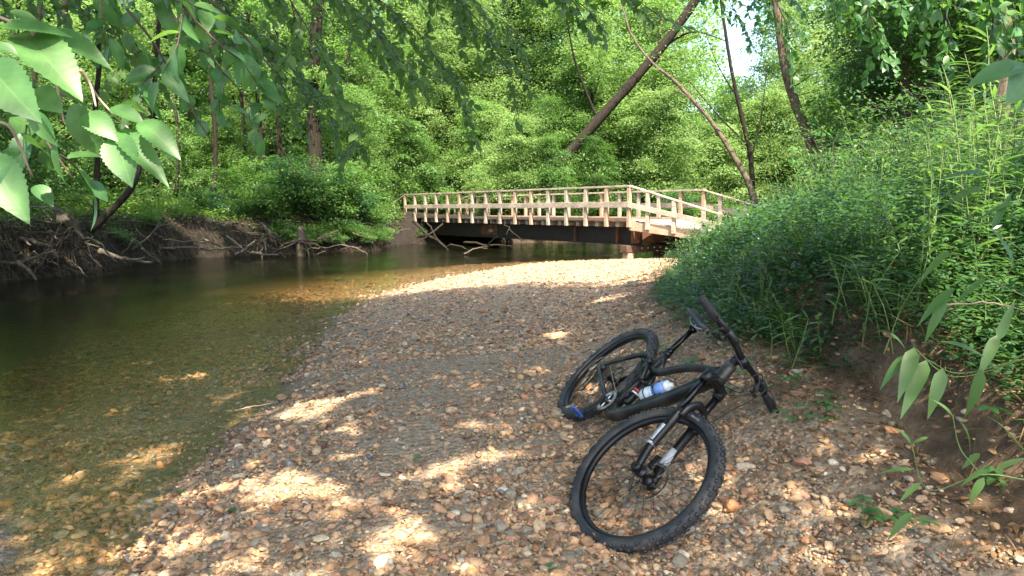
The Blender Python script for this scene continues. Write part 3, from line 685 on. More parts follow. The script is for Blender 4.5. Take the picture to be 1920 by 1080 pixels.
def wheel(c, cls, name, rot_side, label):
    wh = None
    g = cls(); 
    # tyre
    th = np.linspace(-.22 * np.pi, 1.22 * np.pi, 18) ; prof = [(.338 + .029 * math.sin(t), .0325 * math.cos(t)) for t in th] 
    prof = [(.322 + .001, .0135)] + prof + [(.322 + .001, -.0135)] if False else prof
    revolve(g, prof, c, n=110)
    ty = g
    # knobs
    nk = 72
    for i in range(nk):
        a0 = 2 * np.pi * i / nk
        rows = [(.0, .011, .007), (.0, -.011, .007)] if i % 2 == 0 else [(.0, .017, .006), (.0, -.017, .006)]
        for ph, yv, hw in rows + [(0, .0285, .0045), (0, -.0285, .0045)]:
            aa = a0 + (.5 * 2 * np.pi / nk if abs(yv) > .02 and i % 2 else 0)
            t = math.acos(max(-1, min(1, yv / .0345))); rr = .338 + .0325 * math.sin(t)
            e_r = np.array([math.cos(aa), 0, math.sin(aa)]); e_t = np.array([-math.sin(aa), 0, math.cos(aa)])
            nn_ = math.sin(t) * e_r + math.cos(t) * yy; sd_ = np.cross(e_t, nn_)
            ty.box(np.asarray(c) + e_r * rr + yy * yv, [e_t, sd_, nn_], [.0075 if abs(yv) < .02 else .006, hw, .0035])
    w_o = ty.build(name, M['rubber'], bike); w_o['label'] = label
    wparts = []
    wn_ = w_o; wn_.name = 'tyre'
    e = bpy.data.objects.new(name, None); COL.objects.link(e); e.parent = bike; e['label'] = label; e.empty_display_size = .1
    w_o.parent = e; del w_o['label']
    g = cls(); revolve(g, [(.322, .0165), (.316, .0175), (.306, .014), (.300, .009), (.298, 0), (.300, -.009), (.306, -.014), (.316, -.0175), (.322, -.0165), (.312, 0)], c, n=110); g.build('rim', M['anod'], e)
    g = cls()
    for i in range(32):
        a0 = 2 * np.pi * i / 32; side = 1 if i % 2 else -1; off = (1 if (i // 2) % 2 else -1) * 1.15
        p1 = np.asarray(c) + [.300 * math.cos(a0), side * .003, .300 * math.sin(a0)]; p0 = np.asarray(c) + [.027 * math.cos(a0 + off), side * .028, .027 * math.sin(a0 + off)]
        g.tube([p0, p1], .0011, 5)
    g.build('spokes', M['anod'], e)
    g = cls(); revolve(g, [(.0, .052), (.010, .052), (.012, .036), (.029, .033), (.029, .029), (.016, .024), (.014, 0), (.016, -.024), (.029, -.029), (.029, -.033), (.012, -.036), (.010, -.052), (0, -.052)], c, n=28, closed=False); g.build('hub', M['anod'], e)
    # rotor on the left side
    g = cls(); revolve(g, [(.100, .0395), (.100, .0415), (.086, .0415), (.086, .0395)], c, n=60)
    for i in range(6):
        a0 = i * np.pi / 3; g.tube(arc([np.asarray(c) + [.018 * math.cos(a0), .0405, .018 * math.sin(a0)], np.asarray(c) + [.055 * math.cos(a0 + .35), .0405, .055 * math.sin(a0 + .35)], np.asarray(c) + [.09 * math.cos(a0 + .45), .0405, .09 * math.sin(a0 + .45)]], 8), .003, 6)
    g.build('brake_rotor', M['chain'], e)
    return e
fw = wheel(fh, SB, 'front_wheel', 1, 'front wheel nearest the camera, turned slightly')
rw_ = wheel(np.zeros(3), MB, 'rear_wheel', 1, 'rear wheel farther up the gravel')
# cassette
g = MB()
for i in range(9):
    r0 = .026 + i * .0095 * .9 + (i > 5) * .006; y0 = -.052 + i * .0033
    revolve(g, [(r0, y0), (r0, y0 + .0018), (r0 - .012, y0 + .0018), (r0 - .012, y0)], np.zeros(3), n=36)
g.build('cassette', M['chain'], rw_)
# frame --------------------------------------------------------------
BB = np.array([.4386, 0, -.035]); ust = np.array([-.259, 0, .966]); HT1 = cr + .112 * u; HT0 = cr + .004 * u
g = MB()
g.tube(arc([BB + [.0, 0, -.02], BB + [.10, 0, .0], BB + [.28, 0, .215], HT0 + [-.02, 0, .02]], 24), .037, 14, flat=.82)
g.tube([HT0 - .003 * u, HT0 + .03 * u, HT1 - .03 * u, HT1], [.036, .033, .030, .031], 20)
g.tube(arc([BB + ust * .30 + [.0, 0, 0], BB + ust * .31 + [.10, 0, .015], [.64, 0, .425], HT1 - .045 * u + [-.02, 0, -.004]], 18), .0225, 14, flat=.85)
g.tube([BB, BB + ust * .12, BB + ust * .28, BB + ust * .345, BB + ust * .42], [.034, .026, .026, .024, .0205], 16)
g.tube([BB + ust * .40, BB + ust * .37 + [.045, 0, .0], BB + ust * .315 + [.095, 0, .01]], [.016, .014, .024], 12)
g.tube([BB - yy * .042, BB + yy * .042], .029, 20)
g.ico(BB + [.02, 0, -.005], [.055, .04, .045])
fr_ = g.build('frame', M['blackpaint'], bike)
g = MB(); g.tube([BB + ust * .405, BB + ust * .428], .0235, 18); g.build('seat_clamp', M['anod'], fr_)
# rear triangle: chainstays, seatstays, bridge
g = MB()
for sy in (-1, 1):
    ax_ = np.array([0, sy * .068, 0])
    g.tube(arc([BB + [.0, sy * .035, .01], BB + [-.12, sy * .045, .0], ax_ + [.08, 0, -.012], ax_], 14), np.linspace(.021, .014, 14) if False else .017, 10, flat=.75)
    g.tube(arc([ax_ + [0, 0, .0], ax_ + [.07, 0, .07], BB + ust * .29 + [-.10, sy * .05, .045 - .02], BB + ust * .31 + [-.01, sy * .032, 0]], 14), .0135, 10)
    g.tube([ax_ + yy * sy * .006, ax_ - yy * sy * .02], .019, 16)
    g.tube([ax_ + [.005, 0, .008], ax_ + [.07, -sy * .002, .018]], .015, 8)
g.tube([BB + ust * .27 + [-.115, -.048, .02], BB + ust * .27 + [-.115, .048, .02]], .013, 10)
g.tube([BB + [-.075, -.042, .0], BB + [-.075, .042, .0]], .015, 10)
g.build('rear_swingarm', M['blackpaint'], bike)
# rocker link and shock
g = MB()
for sy in (-1, 1):
    a0 = BB + ust * .31 + [-.03, sy * .03, 0]; a1 = BB + ust * .27 + [.005, sy * .032, 0]; a2 = BB + ust * .235 + [.075, sy * .028, -.01]
    g.tube([a0, a1, a2], [.014, .022, .014], 12); g.tube([a1 - yy * .004, a1 + yy * .004], .024, 16); 
g.build('rocker_link', M['blackpaint'], bike)
SH0 = BB + ust * .235 + [.075, 0, -.01]; SH1 = BB + [.075, 0, .075]; sdv = SH1 - SH0
g = MB(); g.tube([SH0, SH0 + sdv * .35], .0085, 12); g.tube([SH0 + sdv * .30, SH0 + sdv * .32, SH0 + sdv * .93, SH0 + sdv], [.019, .022, .022, .012], 18); g.tube([SH0 - yy * .03, SH0 + yy * .03], .008, 10)
g.tube([SH0 + sdv * .6 - yy * .03 , SH0 + sdv * .88 - yy * .03], .012, 12)
shk = g.build('rear_shock', M['anod'], bike)
g = MB(); g.tube([SH0 + sdv * .34, SH0 + sdv * .42], .0232, 18); g.build('red_band', M['red'], shk)
g = MB(); g.tube([SH0 + sdv * .47, SH0 + sdv * .53], .0232, 18); g.build('white_band', M['white'], shk)
# fork ----------------------------------------------------------------
g = SB()
for sy in (-1, 1):
    top = cr - .02 * u + yy * sy * .065; bot = fh + yy * sy * .065
    g.tube([bot - u * .028 - .01 * nf * 0, bot + u * .02, bot + u * .06 - .012 * nf, bot + u * .10 - .022 * nf, bot + u * .30 - .044 * nf * .6, bot + u * .33 - .03 * nf], [.010, .017, .019, .0205, .0225, .0235], 16)
    g.tube([bot - yy * .014, bot + yy * .014], .021, 16)
# arch between the lower legs, in front of the tyre
ar = [fh + u * .30 - .030 * nf + yy * y_ + (u * z_ + nf * .03) for y_, z_ in ((-.065, .0), (-.058, .058), (-.03, .094), (0, .102), (.03, .094), (.058, .058), (.065, .0))]
g.tube(arc(ar, 24), .0135, 12, flat=1.4)
fk = g.build('fork', M['anod'], bike)
g = SB()
for sy in (-1, 1):
    top = cr - .02 * u + yy * sy * .065; bot = fh + yy * sy * .065 + u * .30 - .036 * nf
    g.tube([bot, top], .0178, 18)
g.build('stanchions', M['stanchion'], fk)
g = SB(); g.tube(arc([cr - .035 * u + yy * -.065, cr - .012 * u + yy * -.06, cr + .002 * u - yy * .03, cr + .004 * u, cr + .002 * u + yy * .03, cr - .012 * u + yy * .06, cr - .035 * u + yy * .065], 20), .0255, 14)
for sy in (-1, 1): g.tube([cr - .045 * u + yy * sy * .065, cr + .01 * u + yy * sy * .065], .0235, 18)
g.build('fork_crown', M['anod'], fk)
g = SB(); bot = fh - yy * .065
for t0, t1 in ((.115, .128),): g.tube([bot + u * t0 - .024 * nf, bot + u * t1 - .025 * nf], .0222, 18)
g.build('grey_band', M['greydecal'], fk)
g = SB(); bt = fh + yy * .065; g.tube([bt + u * .09 - .022 * nf - yy * .0015, bt + u * .19 - .025 * nf - yy * .0015], .0215, 18); g.build('grey_band', M['greydecal'], fk)
# front brake caliper on the left leg
g = SB(); g.box(fh + yy * .055 + u * .09 - nf * .055, [u, yy, nf], [.035, .018, .02], bev=.006); g.build('brake_caliper', M['anod'], fk)
# writing -------------------------------------------------------------
def text_obj(body, size, mat, parent, fn, ext=.0004):
    """letters as a mesh; fn maps the flat letter coordinates (x along, y up) to the bike"""
    cu = bpy.data.curves.new('lettering', 'FONT'); cu.body = body; cu.size = size; cu.resolution_u = 3
    o_ = bpy.data.objects.new('lettering', cu); me = bpy.data.meshes.new_from_object(o_)
    bpy.data.objects.remove(o_)
    for v_ in me.vertices: v_.co = Vector([float(q_) for q_ in fn(v_.co.x, v_.co.y)])
    me.materials.append(mat); ob = bpy.data.objects.new('lettering', me); COL.objects.link(ob); ob.parent = parent; return ob
legR = fh - yy * .065 - .0255 * nf
vdir = -yy * .80 - nf * .45; vdir /= np.linalg.norm(vdir)                # the side of the leg that faces up as the bike lies
def onleg(x, y_, s0, r=.0232):
    p0 = legR + u * (s0 + x); a0 = y_ / r; sd_ = np.cross(u / np.linalg.norm(u), vdir)
    return st_(p0 + r * (math.cos(a0) * vdir + math.sin(a0) * -sd_))
g = SB(); 
for i in range(12): pass
def patch(s0, s1, a0, a1, r, mat, name, parent):
    g = MB(); sd_ = np.cross(u / np.linalg.norm(u), vdir); v = []; 
    for s in np.linspace(s0, s1, 8):
        for a in np.linspace(a0, a1, 8): v.append(st_(legR + u * s + r * (math.cos(a) * vdir + math.sin(a) * -sd_)))
    f = [[i * 8 + j, i * 8 + j + 1, (i + 1) * 8 + j + 1, (i + 1) * 8 + j] for i in range(7) for j in range(7)]
    g.add(v, None, f); g.build(name, mat, parent)
patch(.135, .225, -1.0, -.05, .02335, M['greydecal'], 'grey_patch', fk)
text_obj('ROCKSHOX', .021, M['greydecal'], fk, lambda x, y_: onleg(x, y_ + .002, .135, .0236))
text_obj('REVELATION', .0135, M['plastic'], fk, lambda x, y_: onleg(x, y_ - .0135, .138, .0238))
def ontyre(c, steer, a0, r0):
    def f(x, y_):
        a = a0 - x / .33; rr = r0 + y_; t = (rr - .338) / .029; t = max(-.9, min(.9, t)); yv = -.0336 * math.sqrt(1 - t * t)
        p = np.array([c[0] + rr * math.cos(a), yv, c[2] + rr * math.sin(a)]); return st_(p) if steer else p
    return f
text_obj('3C EXO  MAXXIS', .016, M['greydecal'], fw, ontyre(fh, True, 2.15, .332))
# cockpit ---------------------------------------------------------------
g = SB(); g.tube([HT1, cr + .172 * u], .0185, 16); g.tube([cr + .13 * u, cr + .172 * u], .022, 16); g.tube([cr + .15 * u, bc], [.019, .021], 14); g.tube([bc - yy * .024, bc + yy * .024], .023, 16); g.build('stem', M['anod'], bike)
def barp(y_):
    a = min(1, abs(y_) / .12); k = max(0, abs(y_) - .05)
    return bc + yy * y_ - nf * .13 * k + u * .02 * a
ys = np.linspace(-.38, .38, 33)
g = SB(); g.tube([barp(y_) for y_ in ys], [.0155 if abs(y_) < .05 else .0145 for y_ in ys], 12); hb = g.build('handlebar', M['anod'], bike)
for sy in (-1, 1):
    g = SB(); yg = np.linspace(.255, .385, 15) * sy; g.tube([barp(y_) for y_ in yg], [.0200 if i % 2 else .0188 for i in range(15)], 14); g.tube([barp(sy * .25), barp(sy * .258)], .019, 14); g.build('grip', M['grip'], hb)
    g = SB(); c0 = barp(sy * .205); g.tube([c0 - yy * .012, c0 + yy * .012], .021, 14)
    g.tube(arc([c0 + nf * .02 - u * .004, c0 + nf * .045 - u * .008 - yy * sy * .03, c0 + nf * .05 - u * .01 - yy * sy * .075], 8), .0125, 10)
    g.tube(arc([c0 + nf * .045 - u * .012, c0 + nf * .065 - u * .022 + yy * sy * .04, c0 + nf * .05 - u * .025 + yy * sy * .10, c0 + nf * .06 - u * .03 + yy * sy * .125], 12), .0058, 8, flat=1.5)
    g.build('brake_lever', M['plastic'], hb)
    g = SB(); c1 = barp(sy * .165); g.tube([c1 - yy * .01, c1 + yy * .01], .0175, 12); g.tube([c1 - u * .012, c1 - u * .045 + nf * .005 + yy * sy * .02], [.012, .014], 10); g.box(c1 - u * .05 + yy * sy * .035 - nf * .012, [yy, u, nf], [.022, .006, .012], bev=.003); g.build('shifter', M['plastic'], hb)
# cables
def cable(pts, rad=.0023): 
    g = MB(); g.tube(arc(pts, 40), rad, 6); return g.build('cable', M['plastic'], bike)
for sy, k in ((-1, 0), (1, 1)):
    s0 = st_(barp(sy * .13) + nf * .05 - u * .01)
    cable([s0, st_(bc + nf * .11 + yy * sy * .02 - u * .02), st_(bc + nf * .13 - yy * sy * .05 - u * .10), HT0 + [.06, -sy * .05, -.0], HT0 + [-.05, -sy * .045, -.05]])
    s1 = st_(barp(sy * .15) - u * .03)
    cable([s1, st_(bc + nf * .09 + yy * sy * .05 - u * .07), st_(bc + nf * .10 - yy * sy * .015 - u * .14), HT0 + [-.03, -sy * .04, .01]])
cable([st_(barp(.13) + nf * .05), st_(bc + nf * .15 + yy * .06 - u * .09), st_(cr + nf * .07 + yy * .09 - u * .1), st_(fh + yy * .085 + u * .3 - nf * .02), st_(fh + yy * .07 + u * .12 - nf * .05)])
# seatpost and saddle
SPT = BB + ust * .615
g = MB(); g.tube([BB + ust * .40, SPT - ust * .01], .0158, 14); g.tube([BB + ust * .425, BB + ust * .45], .019, 14); g.box(SPT, [[1, 0, 0], yy, [0, 0, 1]], [.022, .018, .014], bev=.005); g.build('seatpost', M['stanchion'], bike)
g = MB(); sc0 = SPT + [0, 0, .05]; vs = []; ns_ = 18; nr = 14
for i in range(ns_):
    t = i / (ns_ - 1); xx = .145 - .275 * t; hw = .024 + .054 * ss(np.array([(t - .38) / .5]))[0]; hw *= 1 - .35 * max(0, (t - .93) / .07); hw *= (.6 + .4 * min(1, t / .06)); zz = .004 * math.cos(t * 6) + (.012 * max(0, t - .8) / .2)
    for j in range(nr):
        a = 2 * np.pi * j / nr; vs.append(sc0 + np.array([xx, hw * math.cos(a), zz + (.013 if math.sin(a) > 0 else .012) * math.sin(a) - .012 * abs(math.cos(a)) ** 3]))
f = [[i * nr + j, i * nr + (j + 1) % nr, (i + 1) * nr + (j + 1) % nr, (i + 1) * nr + j] for i in range(ns_ - 1) for j in range(nr)]
vs += [np.mean(vs[:nr], 0), np.mean(vs[-nr:], 0)]
f3 = [[len(vs) - 2, (j + 1) % nr, j] for j in range(nr)] + [[len(vs) - 1, (ns_ - 1) * nr + j, (ns_ - 1) * nr + (j + 1) % nr] for j in range(nr)]
g.add(vs, f3, f); sad = g.build('saddle', M['plastic'], bike)
g = MB()
for sy in (-1, 1): g.tube(arc([sc0 + [.11, sy * .012, -.008], sc0 + [.05, sy * .022, -.034], sc0 + [-.05, sy * .022, -.034], sc0 + [-.11, sy * .03, -.008]], 14), .0035, 8)
g.build('saddle_rails', M['silver'], sad)
# crankset, chain, derailleur, pedals
ck = bpy.data.objects.new('crankset', None); COL.objects.link(ck); ck.parent = bike; ck.empty_display_size = .1
crr = BB + [0, -.052, 0]; cdir = np.array([.22, 0, -.975]); 
g = MB(); revolve(g, [(.066, -.002), (.066, .002), (.048, .002), (.048, -.002)], crr, n=48)
for i in range(32): a0 = 2 * np.pi * i / 32; g.box(crr + [.067 * math.cos(a0), 0, .067 * math.sin(a0)], [[math.cos(a0), 0, math.sin(a0)], [0, 1, 0], [-math.sin(a0), 0, math.cos(a0)]], [.004, .0015, .003])
for i in range(4): a0 = i * np.pi / 2 + .5; g.tube([crr, crr + [.05 * math.cos(a0), 0, .05 * math.sin(a0)]], .006, 8)
g.build('chainring', M['silver'], ck)
for sy, dd in ((-1, cdir), (1, -cdir)):
    b0 = BB + yy * sy * .075; b1 = b0 + dd * .160 + yy * sy * .008
    g = MB(); g.tube([b0, (b0 + b1) / 2, b1], [.019, .013, .014], 12, flat=.6); g.tube([BB, b0 + yy * sy * .008], .015, 14); g.build('crank_arm', M['anod'], ck)
    pc = b1 + yy * sy * .038; pd = MB()
    ax3 = [np.array([.9, 0, .436]), yy, np.array([-.436, 0, .9])]
    pd.box(pc + ax3[0] * .028, ax3, [.006, .032, .005], bev=.003); pd.box(pc - ax3[0] * .028, ax3, [.006, .032, .005], bev=.003)
    pd.box(pc + yy * .030, ax3, [.034, .005, .005], bev=.003); pd.box(pc - yy * .030, ax3, [.034, .005, .005], bev=.003); pd.box(pc, ax3, [.010, .034, .008], bev=.003); pd.box(pc, ax3, [.034, .010, .005], bev=.002)
    for sx in (-1, 1):
        for k in (-.028, 0, .028):
            for sz in (-1, 1): pd.tube([pc + ax3[0] * sx * .028 + yy * k, pc + ax3[0] * sx * .028 + yy * k + ax3[2] * sz * .009], .002, 6)
    p_ = pd.build('pedal', M['blue'], bike)
    g = MB(); g.tube([b1, b1 + yy * sy * .014], .0075, 10); g.build('pedal_axle', M['silver'], p_)
g = MB(); t1 = crr + [.0, 0, .067]; dr = np.array([.01, -.052, -.075]); dr2 = np.array([.055, -.052, -.165]); bt_ = crr + [0, 0, -.067]
top0 = np.array([0, -.045, .052])
for a_, b_ in ((t1, top0), (bt_, dr2 + [.0, 0, -.01])):
    nL = 26
    for i in range(nL):
        p = a_ + (b_ - a_) * (i + .5) / nL; dv = (b_ - a_) / np.linalg.norm(b_ - a_); g.box(p, [dv, yy, np.cross(dv, yy)], [.0055, .0032 if i % 2 else .0022, .0038])
an = np.linspace(-np.pi / 2, np.pi / 2, 18); g.tube([crr + [.067 * math.cos(a), 0, .067 * math.sin(a)] for a in an], .0035, 6)
an = np.linspace(np.pi / 2, 3 * np.pi / 2, 14); g.tube([np.array([.052 * math.cos(a), -.045, .052 * math.sin(a)]) for a in an], .0035, 6); g.tube([np.array([0, -.045, -.052]), dr + [.02, 0, 0], dr2], .0035, 6)
g.build('chain', M['chain'], bike)
g = MB(); g.tube([np.array([0, -.08, -.01]), np.array([.0, -.085, -.05]), dr + [0, -.02, 0]], [.012, .016, .014], 10)
g.tube([dr - yy * .012, dr2 - yy * .012], [.010, .010], 8, flat=.4); g.tube([dr + yy * .01, dr2 + yy * .01], [.010, .010], 8, flat=.4)
g.tube([dr - yy * .006, dr + yy * .006], .021, 14); g.tube([dr2 - yy * .006, dr2 + yy * .006], .021, 14)
g.tube(arc([np.array([0, -.085, -.03]), np.array([-.05, -.085, -.03]), np.array([-.06, -.075, .04]), np.array([.03, -.07, .06])], 14), .0023, 6)
g.build('derailleur', M['chain'], bike)
# bottle and cage on the down tube
dtd = HT0 + [-.02, 0, .02] - (BB + [.10, 0, .0]); dtd /= np.linalg.norm(dtd); dtn = np.array([-dtd[2], 0, dtd[0]])
B0 = BB + [.10, 0, .0] + dtn * .084 + dtd * .16
g = MB()
for sy in (-1, 1): g.tube(arc([B0 + dtn * -.036 + dtd * .0, B0 + yy * sy * .039 + dtd * .01, B0 + yy * sy * .03 + dtn * .028 + dtd * .05, B0 + yy * sy * .039 + dtd * .09, B0 - dtn * .034 + dtd * .12], 20), .0032, 8)
g.tube([B0 - dtn * .04 - dtd * .01, B0 - dtn * .04 + dtd * .14], .006, 8); g.tube([B0 - dtd * .008 - dtn * .04, B0 - dtd * .008 + dtn * .03], .004, 8); g.build('bottle_cage', M['anod'], bike)
def bw(p): return RB @ np.asarray(p, float) + TB
wb = empty('water_bottle', bw(B0), 'translucent white and blue water bottle held in the bicycle cage', 'bottle')
def wpart(prof, name, mat, par):
    g = MB(); pts = [bw(B0 + dtd * s) for s, r in prof]; g.tube(pts, [r for s, r in prof], 26)
    o_ = g.build(name, mat, None); o_.data.transform(Matrix.Translation(Vector([-float(v) for v in bw(B0)]))); o_.parent = par; return o_
wpart([(.0, .030), (.003, .0345), (.055, .0352), (.06, .033), (.068, .033), (.073, .0352), (.085, .0355)], 'body', M['bottle'], wb)
wpart([(.0855, .0352), (.15, .0350), (.158, .032)], 'blue_shoulder', M['bottleblue'], wb)
wpart([(.1585, .0325), (.176, .0325), (.183, .024), (.185, .013), (.20, .012), (.202, .008)], 'cap', M['bottle'], wb)
wpart([(.030, .0362), (.037, .0362)], 'strap', M['plastic'], wb); wpart([(.098, .0362), (.105, .0362)], 'strap', M['plastic'], wb)

# ------------------------------------------------------------------ trees: one of each kind, then copies
def curve_pts(p0, d, L, n, wob=.06, up=0.0):
    P = [np.asarray(p0, float)]; d = np.asarray(d, float) / np.linalg.norm(d)
    for i in range(n):
        d = d + rng.normal(0, wob, 3) + np.array([0, 0, up]); d /= np.linalg.norm(d); P.append(P[-1] + d * L / n)
    return np.array(P)
def tree_meshes(h, r, z0, spread, nb, nl, ls, lean=(0, 0), flat=.35, wisp=.5, tpl=LF_Q, gap=.25):
    """trunk with limbs, crown of leaf sprays along the limbs"""
    tk = MB(); cn = MB()
    tp = curve_pts([0, 0, -.4], [lean[0], lean[1], 1], h + .4, 14, .035)
    tp[:, 2] *= (h + .4) / (tp[-1, 2] + .4) if False else 1
    rad = r * (1 - .85 * np.linspace(0, 1, 15) ** 1.1); rad[0] *= 1.5; rad[1] *= 1.12
    tk.tube(tp, rad, 9)
    per = max(1, nl // nb)
    for k in range(nb):
        t = (z0 + (h - z0) * (k + rng.random()) / nb) / h; t = min(t, .985)
        f = t * 14; i = min(int(f), 13); p = tp[i] + (tp[i + 1] - tp[i]) * (f - i)
        a = k * 2.4 + rng.normal(0, .4); rel = (t * h - z0) / max(.1, h - z0)
        Lb = spread * (1 - .65 * rel ** 1.6) * rng.uniform(.6, 1.15) * (.55 + .45 * min(1, rel * 4 + .3))
        lp = curve_pts(p, [math.cos(a), math.sin(a), rng.uniform(.1, .7)], Lb, 7, .12, -.03)
        tk.tube(lp, np.linspace(max(.012, r * .35 * (1 - rel * .6)), .006, 8), 5, cap=False)
        nsp = max(2, int(Lb * 2.6))
        for s in range(nsp):
            if rng.random() < gap: continue
            q = rng.uniform(.25, 1.05) * 7; q = min(q, 6.99); j = int(q); c = lp[j] + (lp[j + 1] - lp[j]) * (q - j) + rng.normal(0, .22 * wisp, 3)
            n = max(3, int(per / nsp * rng.uniform(.5, 1.6))); R = rng.uniform(.2, .7) * (1 + .15 * spread); lsk = ls * math.exp(rng.normal(0, .28))
            tn = np.array([rng.normal(0, .3), rng.normal(0, .3), 1])
            off = rng.normal(0, 1, (n, 3)) * [R * .6, R * .6, R * flat * .6]
            off[:, 2] -= .25 * (off[:, 0] ** 2 + off[:, 1] ** 2) / R + off[:, 0] * tn[0] * .5
            D = off * [1, 1, .3] + rvec(n, .25) + [0, 0, -.12]
            leaves(cn, c + off, D, tn + rvec(n, .42), lsk * rng.uniform(.7, 1.25, n), lsk * .55 * rng.uniform(.7, 1.2, n), tpl, np.clip(rng.normal(.5, .25) + rng.normal(0, .18, n), 0, 1))
    return tk, cn
class Kind:
    def __init__(s, name, parts, cat):
        s.name, s.cat, s.parts = name, cat, [(n_, mb.build(n_, m_, None, attr='tint' if a_ else None)) for n_, mb, m_, a_ in parts]; s.used = False
    def put(s, loc, rz, sc, label, group=None, tilt=(0, 0)):
        e = bpy.data.objects.new(s.name, None); COL.objects.link(e); e.location = [float(v) for v in loc]
        e.rotation_euler = (tilt[0], tilt[1], rz); e.scale = (sc, sc, sc) if np.isscalar(sc) else sc; e.empty_display_size = .2
        tag(e, label, s.cat, group)
        for n_, o_ in s.parts:
            c = o_ if not s.used else o_.copy()
            if s.used: COL.objects.link(c)
            c.parent = e
        s.used = True
        return e
def variant(k, leaf):
    """same kind of tree with leaves of another tone"""
    v = Kind.__new__(Kind); v.name, v.cat, v.used = k.name, k.cat, False; v.parts = []
    for n_, o_ in k.parts:
        c = o_.copy(); COL.objects.link(c); c.parent = None
        if n_ in ('crown', 'foliage'): c.material_slots[0].link = 'OBJECT'; c.material_slots[0].material = leaf
        v.parts.append((n_, c))
    return v
def kind(name, cat, tc, bark, leaf): return Kind(name, [('trunk', tc[0], bark, False), ('crown', tc[1], leaf, True)], cat)
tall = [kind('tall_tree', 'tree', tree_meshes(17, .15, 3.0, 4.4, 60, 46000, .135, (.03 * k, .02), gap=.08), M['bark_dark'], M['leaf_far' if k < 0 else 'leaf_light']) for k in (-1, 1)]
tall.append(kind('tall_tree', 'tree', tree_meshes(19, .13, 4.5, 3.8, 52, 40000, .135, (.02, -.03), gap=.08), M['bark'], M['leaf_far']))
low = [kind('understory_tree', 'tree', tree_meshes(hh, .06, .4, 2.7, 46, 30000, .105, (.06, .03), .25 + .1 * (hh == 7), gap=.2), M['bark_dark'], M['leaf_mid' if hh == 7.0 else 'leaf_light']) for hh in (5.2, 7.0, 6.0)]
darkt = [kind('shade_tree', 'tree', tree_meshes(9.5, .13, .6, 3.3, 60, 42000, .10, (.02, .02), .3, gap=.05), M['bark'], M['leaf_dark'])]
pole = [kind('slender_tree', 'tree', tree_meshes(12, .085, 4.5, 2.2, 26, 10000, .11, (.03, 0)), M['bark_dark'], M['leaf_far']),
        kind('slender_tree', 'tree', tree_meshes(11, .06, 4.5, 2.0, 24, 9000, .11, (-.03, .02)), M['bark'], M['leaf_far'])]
tall_s = [variant(tall[0], M['leaf_mid']), variant(tall[2], M['leaf_far'])]; low_s = [variant(low[0], M['leaf_mid']), variant(low[2], M['leaf_dark']), variant(low[1], M['leaf_far'])]  # mostly darker leaf tones: the left wood's deeper shade is put into the colour
gapdir = lambda x, y, rr: abs(x - .31 * y) < rr * .8 + .02 * y
def scatter(kinds, n, xr, yr, label, group, smin=.85, smax=1.2, mind=2.0, hlim=True, zt=None, rr=3.2):
    pts = []; tries = 0
    while len(pts) < n and tries < n * 40:
        tries += 1; y = rng.uniform(*yr); a, b = xr; x = rng.uniform(a, b) * (y if abs(a) < 1.5 and abs(b) < 1.5 else 1)
        if any((x - p[0]) ** 2 + (y - p[1]) ** 2 < mind ** 2 for p in pts): continue
        dn, df, xb = zones(np.array([x]), np.array([y])); dn, df, xb = dn[0], df[0], xb[0]
        if not (df > .8 or x > xb + 1.2) : continue
        s0 = np.array([x, y]) - C; al = s0 @ BU; aw = s0 @ BW
        if -6 < al < LEN + 2.5 and -1.0 < aw < WID + 1.2: continue
        if hlim and gapdir(x, y, rr): continue
        if y < 39 and .04 < x / y < .36: continue
        pts.append((x, y)); k = kinds[int(rng.integers(len(kinds)))]
        k.put((x, y, h1(x, y)), rng.uniform(0, 6.28), rng.uniform(smin, smax), label, group)
    return pts
scatter(tall, 30, (-.25, .72), (40, 64), 'tall leafy tree rising in the bright wood behind the bridge', 'tall trees behind the bridge', mind=3.2)
scatter(low, 44, (-.22, .45), (34, 52), 'bushy light green young tree just behind the bridge', 'young trees behind the bridge', hlim=False, mind=1.6, smin=.8, smax=1.3)
scatter(low, 22, (-.7, .40), (52, 66), 'light green young tree deep in the wood behind the bridge', 'young trees deep in the wood', hlim=False, mind=2.5, smin=1.0, smax=1.4)
scatter(tall_s, 26, (-.78, -.2), (33, 60), 'tall tree with a high crown in the open wood on the left', 'tall trees in the left wood', mind=3.2)
scatter(pole, 34, (-.78, -.14), (26, 55), 'slender dark trunk in the open wood on the left', 'slender trees in the left wood', mind=1.0, smin=.7, smax=1.25)
scatter(low_s, 44, (-.75, -.12), (30, 56), 'low leafy tree in the open wood on the left', 'young trees in the left wood', mind=2.6, smin=.6, smax=.95)
scatter(darkt, 11, (.54, .80), (14, 34), 'dense dark green tree behind the thicket on the right', 'dark trees on the right bank', smin=.85, smax=1.25, mind=2.2)
scatter(low, 10, (.38, .75), (27, 38), 'light green young tree behind the thicket on the right', 'young trees on the right bank', smin=.7, smax=1.0, mind=2.2)
scatter(tall, 7, (.46, .80), (24, 40), 'tall tree with a broad crown at the right edge of the wood', 'tall trees on the right', mind=3.5)
for k, (x, y) in enumerate([(-14, 20.5), (-16.5, 16), (-12.9, 24.5), (-18, 25)]):
    low_s[k % 3].put((x, y, h1(x, y)), k * 1.7, .85 + .08 * k, 'leafy tree standing on top of the left bank near the camera', 'trees on top of the left bank')

for k, (px, Yb, sc) in enumerate([(1035, 34.6, .72), (1120, 35.2, .6), (905, 38.5, .8), (1230, 33.8, .5)]):
    x = (px - 960) / FPX * Yb; low_s[k % 3].put((x, Yb, h1(x, Yb)), k * 2.2, sc, 'bushy young tree standing close behind the far railing', 'young trees close behind the far railing')
